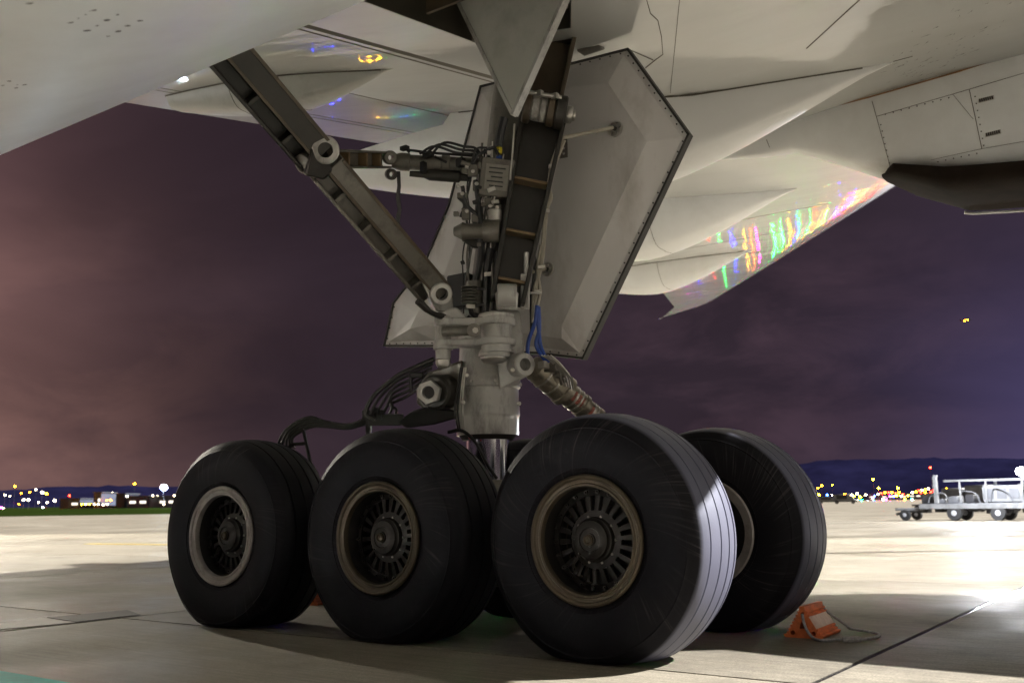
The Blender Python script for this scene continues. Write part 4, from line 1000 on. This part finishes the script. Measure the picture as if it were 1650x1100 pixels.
def make_wheel():
    # rim: flange lip, barrel running inwards (outer face is -Y)
    f = -0.205
    mb = MB(); mb.rings(ringset([(-0.16,0.318),(f-0.002,0.322),(f-0.030,0.334),(f-0.040,0.331),(f-0.044,0.322),(f-0.040,0.312),(f-0.030,0.306),(f-0.028,0.290),(f-0.034,0.284),(f-0.032,0.274),(f-0.018,0.270),(f+0.0,0.2685),(f+0.02,0.275),(0.19,0.275),(0.205,0.315),(0.235,0.334),(0.245,0.325),(0.20,0.26)]), caps=False)
    wh = part(mb, 'wheel', M_BRONZE, smooth=30)
    part(MB().rings(ringset([(f+0.0,0.2680),(f+0.03,0.264),(f+0.10,0.262),(f+0.19,0.258),(f+0.19,0.262),(f+0.0,0.2684)]), caps=False), 'barrel', M_BRAKE, parent=wh)
    ty = tyre_mesh().build('tyre', M_RUBBER, wh, smooth=28)
    # pierced web
    mb = MB(); N_ = 22; yb = f+0.095
    def ann(r0, r1, a0, a1, q, y0, y1, n=4):
        P = []
        for y in (y0, y1):
            for rr in (r0, r1): P += [V((rr*math.cos(a0+(a1-a0)*i/n), y + (0.0 if rr == r1 else -0.012), rr*math.sin(a0+(a1-a0)*i/n))) for i in range(n+1)]
        m = n+1; fs = []
        for i in range(n):
            fs += [(i, i+1, m+i+1, m+i), (2*m+i, 3*m+i, 3*m+i+1, 2*m+i+1), (i, 2*m+i, 2*m+i+1, i+1), (m+i, m+i+1, 3*m+i+1, 3*m+i)]
        fs += [(0, m, 3*m, 2*m), (n, 2*m+n, 3*m+n, m+n)]
        mb.add(P, fs)
    for k in range(N_):
        a0 = 2*PI*k/N_
        ann(0.150, 0.226, a0, a0+2*PI/N_*0.46, 0, yb-0.014, yb+0.014, 2)
    for k in range(2*N_):
        a0 = 2*PI*k/(2*N_); ann(0.226, 0.262, a0, a0+PI/N_, 0, yb-0.014, yb+0.014, 1); ann(0.10, 0.150, a0, a0+PI/N_, 0, yb-0.02, yb+0.014, 1)
    part(mb, 'wheel_web', M_HUB, parent=wh)
    part(MB().rings(ringset([(f+0.19,0.02),(f+0.19,0.25)], 32)), 'brake_disc', M_BRAKE, parent=wh)
    hc = MB().rings(ringset([(yb+0.01,0.132),(yb-0.018,0.130),(yb-0.024,0.118),(yb-0.050,0.112),(yb-0.056,0.104),(yb-0.074,0.098),(yb-0.084,0.080),(yb-0.086,0.062),(yb-0.080,0.058),(yb-0.082,0.035),(yb-0.091,0.033),(yb-0.091,0.0005)], 32))
    part(hc, 'hub_cap', M_HUB, parent=wh)
    ac = MB().rings(ringset([(yb-0.085,0.030),(yb-0.104,0.028),(yb-0.108,0.020),(yb-0.102,0.012),(yb-0.102,0.0005)], 16))
    part(ac, 'axle_cap', M_BRONZE, parent=wh)
    cm_ = None
    for k in range(10):
        a = 2*PI*k/10
        if cm_ is None:
            b = MB().rings([[V((r*math.cos(2*PI*j/6), y, r*math.sin(2*PI*j/6))) for j in range(6)] for y, r in ((0.0,0.0075),(-0.010,0.0075))])
            o = part(b, 'cap_screw', M_STEEL, parent=wh, smooth=20); cm_ = o.data
        else:
            o = bpy.data.objects.new('cap_screw', cm_); COL.objects.link(o); o.parent = wh
        o.location = (0.121*math.cos(a), yb-0.020, 0.121*math.sin(a))
    bm_ = None
    for k in range(N_):
        a = 2*PI*(k+0.22)/N_
        if bm_ is None:
            b = MB().rings([[V((r*math.cos(2*PI*j/6), y, r*math.sin(2*PI*j/6))) for j in range(6)] for y, r in ((0.0,0.0125),(-0.018,0.0125),(-0.018,0.006),(-0.03,0.006))])
            o = part(b, 'bolt', M_HUB, parent=wh, smooth=20); bm_ = o.data
        else:
            o = bpy.data.objects.new('bolt', bm_); COL.objects.link(o); o.parent = wh
        o.location = (0.245*math.cos(a), yb-0.012, 0.245*math.sin(a))
    vs = MB().tube([(-0.06,yb-0.08,-0.07),(-0.10,yb-0.075,-0.115),(-0.14,yb-0.03,-0.16)], 0.006, 6); part(vs, 'inflation_valve', M_HUB, parent=wh)
    return wh
W0 = make_wheel()
TRK = 0.70
wheels = [(1.45,-1),(0,-1),(-1.45,-1),(1.45,1),(0,1),(-1.45,1)]
for i, (x, sgn) in enumerate(wheels):
    w = W0 if i == 0 else copy_tree(W0, AIR)
    w.location = (x, sgn*TRK, H_AX); w.rotation_euler = (0, 0, 0 if sgn < 0 else PI)
    if (x, sgn) == (1.45, 1):
        me2 = w.data.copy(); me2.materials.clear(); me2.materials.append(M_RIMGREY); w.data = me2
    if (x, sgn) == (-1.45,-1):
        me2 = w.data.copy(); me2.materials.clear(); me2.materials.append(M_RIMGREY); w.data = me2; w['label'] = 'wheel with a clean grey rim, rearmost of the near row'
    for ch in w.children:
        if ch.name.startswith('tyre'):                     # the front pair takes the copy with light painted on its tread
            me3 = ch.data.copy(); me3.materials.clear(); me3.materials.append(M_RUBBER_LIT if x > 1 else M_RUBBER); ch.data = me3

# ------------------------------------------------------------------ wheel chocks
def chock_mesh():
    # ridged triangular section extruded along local Y
    w, h = 0.105, 0.178
    pts = []
    A, B, C_ = V((-w,0.0)), V((w,0.0)), V((0.0,h))
    def lerp(p, q, t): return p+(q-p)*t
    outer = [(-w-0.012,0.018),(-w-0.006,0.004),(-w+0.01,0.0),(w-0.01,0.0),(w+0.006,0.004),(w+0.012,0.018)]
    for k in range(7):
        t0, t1 = 0.12+0.11*k, 0.12+0.11*k+0.055
        p = lerp(B, C_, t0); q = lerp(B, C_, t1); nx, nz_ = 0.86, 0.51
        if 2 <= k <= 4: 
            outer += [(p.x+nx*0.004, p.y+nz_*0.004), (q.x+nx*0.004, q.y+nz_*0.004)]
        else: outer += [(p.x, p.y), (p.x+nx*0.010, p.y+nz_*0.010), (q.x+nx*0.010, q.y+nz_*0.010), (q.x, q.y)]
    outer += [(0.014,h),(-0.014,h)]
    for k in range(7):
        t0, t1 = 0.12+0.11*(6-k)+0.055, 0.12+0.11*(6-k)
        p = lerp(A, C_, t0); q = lerp(A, C_, t1); nx, nz_ = -0.86, 0.51
        outer += [(p.x, p.y), (p.x+nx*0.008, p.y+nz_*0.008), (q.x+nx*0.008, q.y+nz_*0.008), (q.x, q.y)]
    holes = [circle2((-0.062,0.028),0.014,12), circle2((0.060,0.028),0.014,12), circle2((0.004,0.138),0.011,12), [(-0.020,0.052),(0.020,0.052),(0.009,0.092),(-0.007,0.092)]]
    return plate_mesh(outer, holes, 0.18)
CH = empty('wheel_chock', (2.03, 0.68, 0.0), rad(2)); tag(CH, 'orange ridged rubber chock with a pale worn face and grey rope before the right wheel', 'wheel chock', 'orange wheel chocks')
cb_ = link('chock_body', chock_mesh(), M_ORANGE, CH, smooth=20); cb_.rotation_euler = (PI/2, 0, 0)
wf = MB(); pA, pB = V((0.105*(1-0.30), 0, 0.178*0.30)), V((0.105*(1-0.70), 0, 0.178*0.70)); nv = V((0.86,0,0.51)); dd_ = (pB-pA).normalized()
wf.box((pA+pB)/2 + nv*0.0055, ((pB-pA).length/2, 0.178, 0.0015), (dd_, V((0,1,0)), nv)); part(wf, 'worn_face', M_PALE, parent=CH, smooth=0)
CH2 = copy_tree(CH); CH2.location = (-2.06, 0.60, 0); CH2.rotation_euler = (0, 0, PI+rad(3)); tag(CH2, 'orange chock half hidden behind the two rear wheels', 'wheel chock', 'orange wheel chocks')
def gp(px, py, h): p = at(px, py, z=h); return p
cinv = CH.matrix_basis.inverted()
rope = [CH.matrix_basis @ V(q) for q in ((0.004,-0.19,0.138),(0.022,-0.205,0.07),(0.06,-0.21,0.015))] + [gp(1322,1031,0.012), gp(1345,1030,0.012), gp(1375,1030,0.012), gp(1405,1027,0.012), gp(1417,1023,0.012), gp(1410,1019,0.012), gp(1390,1015,0.014), gp(1370,1012,0.03), gp(1360,1004,0.06), CH.matrix_basis @ V((0.01,0.18,0.138))]
part(MB().tube([cinv @ p for p in rope], 0.0085, 8, 5), 'rope', M_ROPE, parent=CH)
part(MB().tube([cinv @ p for p in (gp(1358,1030,0.014), gp(1372,1030,0.014), gp(1385,1029,0.014))], 0.017, 8, 3), 'rope_sleeve', M_ROPE, parent=CH)


# ------------------------------------------------------------------ floodlight masts (added outside the frame to brighten apron and underside)
M_ADDED_MAST = mat('mast_steel', (0.25, 0.25, 0.26), 0.5)
for i, ((x, y, z), en_, c_, tgt, cone) in enumerate(ADDED_MASTS):
    tgt = V(tgt)
    ld_ = bpy.data.lights.new('flood_lamp', 'SPOT'); ld_.energy = en_; ld_.color = c_; ld_.shadow_soft_size = 0.25
    ld_.spot_size = rad(cone); ld_.spot_blend = 0.35
    lo = bpy.data.objects.new('flood_lamp', ld_); COL.objects.link(lo); lo.location = (x, y, z)
    lo.rotation_euler = (V((x,y,z))-tgt).to_track_quat('Z','Y').to_euler()
    m = empty('floodlight_mast', (x, y, 0)); tag(m, ('apron floodlight mast beyond the engine', 'tall apron floodlight mast beside the left taxiway', 'floodlight mast on the far side of the fuselage')[i], 'light mast')
    part(MB().cyl((0,0,0),(0,0,z+1.0),0.25,0.12,12), 'mast', M_ADDED_MAST, parent=m)
    d = (tgt-V((x,y,z))).normalized(); e = d.cross(V((0,0,1))).normalized(); g = e.cross(d)
    part(MB().box(V((0,0,z+0.5)), (1.3,0.05,0.05), (e, g, d)), 'lamp_bar', M_ADDED_MAST, parent=m)
    for k in (-1, 1): part(MB().box(V((0,0,z+0.5)) + e*k*0.9 + d*0.1, (0.35,0.25,0.12), (e, g, d)), 'lamp_housing', M_ADDED_MAST, parent=m)

# ------------------------------------------------------------------ far airfield lights
CLR = dict(w=((1,0.80,0.50),16), c=((0.72,0.88,1.0),18), o=((1,0.10,0.002),110), y=((1,0.40,0.004),150), r=((1,0.0012,0.0004),450), g=((0.0004,1,0.05),850), b=((0.002,0.008,1.0),650), m=((1,0.001,0.40),800))
CN = dict(w='warm white', c='cold white', o='orange', y='yellow', r='red', g='green', b='blue', m='pink')
EM = {k: emis('lamp_'+CN[k].replace(' ','_'), c, s) for k, (c, s) in CLR.items()}
M_POLE = mat('lamp_pole', (0.03,0.03,0.035), 0.6)
lamp_me = {}
def lamp_mesh(k):
    if k in lamp_me: return lamp_me[k]
    mb = MB(); mb.lathe((0,0,0), (0,0,1), [(-0.9,0.05),(-0.7,0.7),(-0.25,1.0),(0.25,1.0),(0.7,0.7),(0.9,0.05)], 8)
    nf = len(mb.f); mb.lathe((0,0,-30), (0,0,1), [(0,0.12),(29.2,0.10)], 5)
    o = mb.build('distant_lamp', [EM[k], M_POLE]); me = o.data; bpy.data.objects.remove(o)
    for p in me.polygons: p.material_index = 0 if p.index < nf else 1
    lamp_me[k] = me; return me
left = [(24,783,'o',3),(8,797,'w',3),(16,799,'w',2),(58,788,'w',2.6),(68,793,'w',5),(75,795,'o',4),(34,794,'o',2.2),(48,793,'o',2.4),(38,805,'w',4),(46,805,'w',4),(62,809,'w',2.6),(76,809,'w',3),(88,806,'w',4.5),(69,817,'c',2.6),(104,816,'r',3.2),(112,798,'r',3),(136,803,'c',2.6),(122,813,'w',2.8),(132,812,'y',3),(138,812,'w',3),(144,812,'y',3),(152,812,'w',2.8),(158,812,'w',2.8),(166,813,'w',2.4),(173,812,'w',3),(181,794,'w',4.4),(178,805,'o',3),(172,806,'o',2),(205,799,'w',3.6),(157,818,'g',2.2),(177,817,'g',2.8),(170,817,'b',2),(195,816,'c',3),(212,811,'r',3),(220,811,'w',2.8),(217,779,'o',3),(223,802,'w',2.2),(246,798,'w',2.6),(254,799,'w',3),(262,806,'o',3),(258,811,'w',2.6),(264,812,'w',2.6),(281,798,'w',2.4),(249,816,'c',2.6),(1,817,'m',3),(5,818,'w',2.4),(30,812,'o',2),(270,804,'b',2.4),(234,806,'b',2),(190,802,'b',2.2)]
right = [(1318,786,'o',2.4),(1324,782,'o',3),(1341,781,'o',2.4),(1319,797,'y',4),(1333,797,'b',2.6),(1341,797,'w',2.6),(1347,799,'c',2.8),(1361,796,'o',3),(1372,797,'w',3),(1376,799,'y',3),(1381,795,'w',4),(1386,800,'y',3.5),(1395,797,'w',3.2),(1367,803,'o',3),(1406,803,'w',3),(1409,799,'b',2.4),(1407,772,'y',3),(1499,753,'r',3.4),(1416,786,'y',3),(1447,786,'y',3.2),(1415,796,'w',2.6),(1420,794,'r',3),(1426,793,'o',3),(1432,793,'r',3),(1437,793,'o',3),(1443,794,'r',3),(1449,793,'o',3),(1455,796,'r',3),(1423,804,'w',4),(1428,804,'m',3),(1434,799,'m',2.6),(1440,799,'b',2.4),(1445,798,'y',3.4),(1452,799,'w',3),(1458,804,'o',3.6),(1463,798,'y',3),(1470,805,'c',2.4),(1470,793,'w',3.4),(1476,792,'o',3),(1481,790,'r',3),(1486,789,'w',3),(1491,788,'o',3.4),(1496,787,'w',3.2),(1484,793,'r',3),(1491,793,'o',3),(1500,792,'r',3),(1504,790,'r',2.6),(1507,786,'w',2.8),(1525,787,'y',3.2),(1533,789,'w',3),(1540,790,'y',2.6),(1547,791,'w',2.6),(1553,790,'o',2.4),(1562,786,'w',3),(1569,784,'y',3),(1576,786,'w',3.4),(1583,787,'y',3),(1545,797,'c',2.4),(1563,797,'m',2.2),(1322,808,'g',2.4),(1337,806,'g',2.4),(1357,807,'g',2.8),(1388,806,'g',2.4),(1398,807,'c',2.4),(1408,807,'g',2.4),(1421,807,'m',2.4),(1434,807,'g',2.2),(1469,804,'g',2.2),(1600,788,'y',3),(1612,786,'w',3.2),(1625,789,'o',3),(1638,787,'w',3),(1647,790,'y',3)]
SIDE = {0: 'left of the wheels', 1: 'right of the wheels', 2: 'behind the wheels'}
def lamp(px, py, k, s, side, dist, label=None, group=None):
    p = at(px, py, d=dist); o = bpy.data.objects.new('distant_lamp', lamp_mesh(k)); COL.objects.link(o); o.location = p
    r = s*0.40*dist/F_PX; zs = max(r, (p.z+0.2)/30.0)
    o.scale = (r, r, r)
    tag(o, label or f'small {CN[k]} lamp among the far airfield lights {SIDE[side]}', 'lamp', group or f'{CN[k]} airfield lights {SIDE[side]}')
    return o
ORD = 'first second third fourth fifth sixth seventh eighth ninth tenth eleventh twelfth thirteenth fourteenth fifteenth sixteenth seventeenth eighteenth nineteenth twentieth'.split()
def ordinal(i): return ORD[i] if i < 20 else ('twenty ' if i < 30 else 'thirty ') + ORD[i % 10] if i % 10 < 9 or i < 20 else ['', '', 'thirtieth', 'fortieth'][i//10+0]
for side, lst in ((0, left), (1, right)):
    seen = {}
    for px, py, k, s in sorted(lst):
        n_ = seen.get(k, 0); seen[k] = n_+1
        lamp(px, py, k, s, side, 420 + (py % 7)*22 + random.uniform(0, 40), f'{ordinal(n_)} {CN[k]} lamp from the left among airfield lights {SIDE[side]}')
# the string of lights goes on behind the wheels; the wing's gloss shows them
rr = random.Random(5)
for i_, (a0, a1, cols) in enumerate(((815, 1312, 'gggyymbwrgbyom'), (300, 810, 'byybgybwyb'))):
    n_ = 30 if i_ == 0 else 10
    for k in range(n_ if i_ == 0 else 0):
        kk = cols[k % len(cols)]
        lamp(a0+(a1-a0)*(k+rr.uniform(0.1,0.9))/n_, rr.uniform(790, 808), kk, rr.uniform(2.4, 4.2), 2, rr.uniform(420, 560), f'{CN[kk]} lamp of the far airfield hidden behind the wheels', f'{CN[kk]} airfield lights behind the wheels')
for px, py, kk, s_ in ((478,800,'b',3.0),(500,798,'b',4.4),(512,806,'b',2.4),(556,800,'y',5.0),(572,796,'y',6.5),(588,801,'y',5.5),(600,806,'g',2.6),(612,799,'b',4.2),(620,806,'b',3.0),(634,800,'g',2.4),(664,801,'g',2.6),(684,799,'r',3.0),(696,804,'b',2.6)):
    lamp(px, py, kk, s_*0.95, 2, rr.uniform(420, 560), f'{CN[kk]} lamp of the far airfield hidden behind the wheels', f'{CN[kk]} airfield lights behind the wheels')
# bright mast light on the left
EM['x'] = emis('lamp_flood', (0.62, 0.80, 1.0), 260); CN['x'] = 'brilliant white'
lamp(264, 785, 'x', 12, 0, 330, 'brilliant bluish white floodlight on a pole at the edge of the rearmost wheel', 'floodlight on pole')
# a departing aircraft's landing lights in the sky
pl = empty('distant_aircraft', at(1556, 516, d=2500)); tag(pl, 'far aircraft seen as two tiny lights in the night sky', 'aircraft')
bd = MB(); bd.lathe((-14,0,0), (1,0,0), [(0,0.2),(4,1.4),(24,1.7),(28,0.3)], 10); bd.box((0,0,-0.4), (2.0,14,0.2)); bd.box((-12,0,2.4),(1.5,0.15,2.2)); part(bd, 'fuselage', M_POLE, parent=pl)
for k, (dx, dy) in enumerate(((-3.4, 1.4), (2.9, -1.4))):
    o = part(MB().lathe(RT*dx*1.2 + UP*dy*-0.8 - FW*3, (0,0,1), [(-0.9,0.1),(-0.5,1.4),(0.5,1.4),(0.9,0.1)], 8), 'landing_light', EM['y'] if k else EM['o'], parent=pl)

# ------------------------------------------------------------------ far buildings on the left
M_WALL = mat('building_wall', (0.05,0.062,0.10), 0.8, var=0.25, vscale=0.1); M_WALL2 = mat('building_wall_dark', (0.018,0.022,0.042), 0.8, var=0.25, vscale=0.1)
M_WIN = emis('lit_window', (0.9,0.85,0.7), 0.6); M_ROOF = mat('building_roof', (0.05,0.055,0.07), 0.8)
bl_ = [(150,162,794,818,'tall pale block building under the dark hill','w'),(186,200,796,817,'small grey hangar right of the tall pale block',''),(205,238,800,818,'long low bluish hangar beside the floodlight','w'),(96,128,804,818,'low dark shed among the left airfield lights','w'),(240,283,800,817,'wide bluish hangar nearest the rearmost wheel','w')]
def building(x0, x1, y0, y1, label, win, dist, dep=18):
    p0 = at(x0, y1, d=dist); p1 = at(x1, y1, d=dist); h = (y1-y0)*dist/F_PX + p0.z
    a = (p1-p0); a.z = 0; w = a.length; a.normalize(); b_ = V((-a.y, a.x, 0))
    if b_.dot(FW) < 0: b_ = -b_
    o = empty('airport_building', (p0.x, p0.y, 0)); tag(o, label, 'building')
    c = a*w/2 + b_*dep/2; U3 = V((0,0,1))
    part(MB().box(c + U3*h/2, (w/2, dep/2, h/2), (a, b_, U3)), 'wall', M_WALL if win else M_WALL2, parent=o, smooth=0)
    part(MB().box(c + U3*(h+0.2), (w/2+0.4, dep/2+0.4, 0.2), (a, b_, U3)), 'roof', M_ROOF, parent=o, smooth=0)
    if win:
        n = max(2, int(w/4))
        for k in range(n):
            if (k*7+int(x0)) % 3 == 0: continue
            part(MB().box(a*(w*(k+0.5)/n) - b_*0.05 + U3*h*0.6, (w/n*0.3, 0.06, h*0.09), (a, b_, U3)), 'window', M_WIN, parent=o, smooth=0)
for b_ in bl_: building(*b_, 460)
building(1400, 1462, 797, 810, 'long low terminal building with lit windows behind the red lights', 'w', 620)
building(1465, 1600, 795, 810, 'long dark terminal building behind the equipment trailer', 'w', 640)

# ------------------------------------------------------------------ equipment on the right
M_EQW = mat('equipment_white', (0.22,0.225,0.235), 0.5, var=0.3, vscale=2, grime=0.7, gcol=(0.08,0.08,0.08), gscale=3); M_EQG = mat('equipment_grey', (0.13,0.135,0.15), 0.5, var=0.2, vscale=3); M_TYREP = mat('small_tyre', (0.03,0.03,0.032), 0.7); M_HUBP = mat('small_hub', (0.45,0.46,0.5), 0.4)
U3 = V((0,0,1))
def wheel_small(o, x, y, r, w=0.16):
    t = part(MB().lathe((x, y-w/2, r), (0,1,0), [(0,r*0.55),(0,r*0.92),(w*0.2,r),(w*0.8,r),(w,r*0.92),(w,r*0.55)], 20), 'wheel', M_TYREP, parent=o)
    part(MB().lathe((x, y-w/2-0.005, r), (0,1,0), [(0,r*0.3),(0.02,r*0.56),(w*0.9,r*0.56)], 14), 'hub', M_HUBP, parent=t)
def trailer(px, py, label, posts=True, length=6.6, az=None):
    p = at(px, py, z=0); q = at(px+160, py+0.5, z=0); a = (q-p); a.z = 0; ang = math.atan2(a.y, a.x) if az is None else az
    o = empty('equipment_trailer', (p.x, p.y, 0), ang); tag(o, label, 'trailer')
    part(MB().box((length/2+0.2, 0.55, 0.56), (length/2-0.55, 0.62, 0.05)), 'deck', M_EQG, parent=o, bevel=0.02)
    part(MB().box((length/2+0.2, -0.08, 0.50), (length/2-0.55, 0.03, 0.09)), 'side_rail', M_EQW, parent=o, bevel=0.01)
    part(MB().box((0.32, 0.4, 0.40), (0.55, 0.35, 0.05)), 'drawbar_table', M_EQW, parent=o, bevel=0.02)
    part(MB().tube([(-0.35,0.4,0.22),(0.0,0.4,0.28),(0.5,0.4,0.4)], 0.05, 8), 'tow_bar', M_EQG, parent=o)
    for y in (0.0, 0.95):
        wheel_small(o, 0.16, y+0.05, 0.20)
        for x in (2.0, 3.5, 5.4): wheel_small(o, x, y-0.02, 0.265)
    ub = MB()
    for k in range(9): ub.box((0.8+0.6*k, 0.3, 0.36+0.05*(k % 2)), (0.16, 0.2, 0.09+0.03*(k % 3)))
    part(ub, 'running_gear', M_POLE, parent=o, bevel=0.01)
    if posts:
        part(MB().box((1.33, 0.1, 1.05), (0.075, 0.06, 0.52)), 'post', M_EQW, parent=o, bevel=0.02)
        part(MB().box((1.36, 0.1, 1.59), (0.06, 0.07, 0.03)), 'post_cap', M_EQW, parent=o)
        part(MB().box((4.0, 0.1, 1.40), (2.35, 0.03, 0.035)), 'hand_rail', M_EQW, parent=o)
        for x in (2.2, 3.1, 4.3, 5.2, 6.2): part(MB().box((x, 0.1, 1.0), (0.025, 0.025, 0.40)), 'rail_post', M_EQW, parent=o)
    for k in range(11):
        x = 0.9+0.52*k; h = rq.uniform(0.10, 0.42); part(MB().box((x, 0.45+rq.uniform(-0.2,0.3), 0.61+h/2), (rq.uniform(0.08,0.24), rq.uniform(0.1,0.3), h/2)), 'mounted_box', rq.choice((M_EQG, M_POLE, M_EQG, M_EQW)), parent=o, bevel=0.02)
    for k in range(5):
        x = 1.0+1.1*k; part(MB().tube([(x,0.15,0.62),(x+0.15,0.12,0.9+0.1*(k % 3)),(x+0.6,0.12,0.95),(x+0.75,0.15,0.62)], 0.022, 6), 'hoop', M_EQG, parent=o)
    return o, ang
rq = random.Random(11)
TR, tang = trailer(1452, 838, 'long grey flatbed equipment trailer with a white post in front of the far lights')
def on(o, x, y, z): return o.matrix_basis @ V((x, y, z))
gpu = empty('ground_power_unit', on(TR, 2.9, 0.62, 0.61), tang); tag(gpu, 'white floodlit ground power unit with a round lamp on the trailer deck', 'power unit')
part(MB().box((0.95, 0, 0.30), (0.95, 0.42, 0.30)), 'housing', M_EQW, parent=gpu, bevel=0.05)
part(MB().box((2.2, 0, 0.42), (0.28, 0.42, 0.42)), 'control_cabinet', M_EQW, parent=gpu, bevel=0.04)
for k in range(4): part(MB().box((0.25+0.42*k, -0.425, 0.32), (0.16, 0.01, 0.18)), 'panel', M_EQG, parent=gpu, bevel=0.005)
part(MB().cyl((0.3,0.1,0.6),(0.3,0.1,0.85),0.05), 'exhaust', M_POLE, parent=gpu)
part(MB().cyl((1.25,0,0.6),(1.25,0,0.92),0.04), 'lamp_post', M_EQG, parent=gpu)
part(MB().lathe((1.25,0,1.06), (0,0,1), [(-0.16,0.05),(-0.10,0.16),(0.03,0.19),(0.12,0.13),(0.16,0.02)], 14), 'lamp_head', emis('work_lamp', (0.93,0.96,1.0), 14), parent=gpu)
wl_ = bpy.data.lights.new('work_light', 'POINT'); wl_.energy = 650; wl_.color = (0.92,0.95,1.0); wl_.shadow_soft_size = 0.2
wo_ = bpy.data.objects.new('work_light', wl_); COL.objects.link(wo_); wo_.location = on(TR, 4.0, -2.2, 2.6)  # added point lamp before the trailer, brightens it and the apron
TR2, ta2 = trailer(1475, 824.5, 'second flatbed trailer with a dark load farther behind the first', posts=False, length=7.0, az=tang)
for k, (x, w, h, m) in enumerate(((0.9,0.5,0.5,M_EQG),(2.2,0.6,0.75,M_EQW),(3.6,0.65,0.9,M_EQG),(5.1,0.6,0.7,M_EQW),(6.3,0.45,0.95,M_EQG))):
    c = empty('cargo_unit', on(TR2, x, 0.55, 0.61), ta2); tag(c, ['low grey cargo unit at the front of the rear trailer','white cargo unit second on the rear trailer','grey cargo unit in the middle of the rear trailer','white cargo unit behind the middle of the rear trailer','tall grey cargo unit at the tail of the rear trailer'][k], 'cargo unit')
    part(MB().box((0,0,h/2), (w,0.5,h/2)), 'body', m, parent=c, bevel=0.05); part(MB().box((0,-0.505,h/2), (w*0.8,0.01,h*0.36)), 'door', M_EQG if m is M_EQW else M_EQW, parent=c, bevel=0.005)
def car(px, py, label, m, az, van=False):
    v_ = ray(px, py); v_.z = 0; p = CAM + v_.normalized()*190; p.z = 0; o = empty('parked_van' if van else 'parked_car', (p.x,p.y,0), az); tag(o, label, 'van' if van else 'car')
    L_ = 2.3; h0, h1 = 0.75, (1.75 if van else 1.3)
    sec = [(-L_,0.35),(-L_,h0),(-1.9,h0+0.05),(-1.6 if not van else -2.1,h1-0.05),(0.4 if not van else 1.0,h1),(1.25 if not van else 1.6,h0+0.1),(L_,h0-0.12),(L_,0.35)]
    part(MB().prism([V((x,-0.85,z)) for x, z in sec], (0,1.7,0)), 'body', m, parent=o, bevel=0.06)
    part(MB().box((-0.5,-0.855,(h0+h1)/2), (0.9,0.01,(h1-h0)*0.36)), 'side_window', M_POLE, parent=o)
    part(MB().box((-0.5,0.855,(h0+h1)/2), (0.9,0.01,(h1-h0)*0.36)), 'side_window', M_POLE, parent=o)
    for x in (-1.4, 1.4):
        for y in (-0.8, 0.8): wheel_small(o, x, y, 0.32, 0.2)
    for y in (-0.6, 0.6): part(MB().box((L_+0.005,y,0.7), (0.02,0.14,0.07)), 'headlight', EM['w'], parent=o)
car(1336, 816.5, 'white car parked far off beside the tyre, left of a van', M_EQW, 0.3)
car(1362, 816.5, 'pale van parked far off to the right of a white car', M_EQW, 0.3, True)
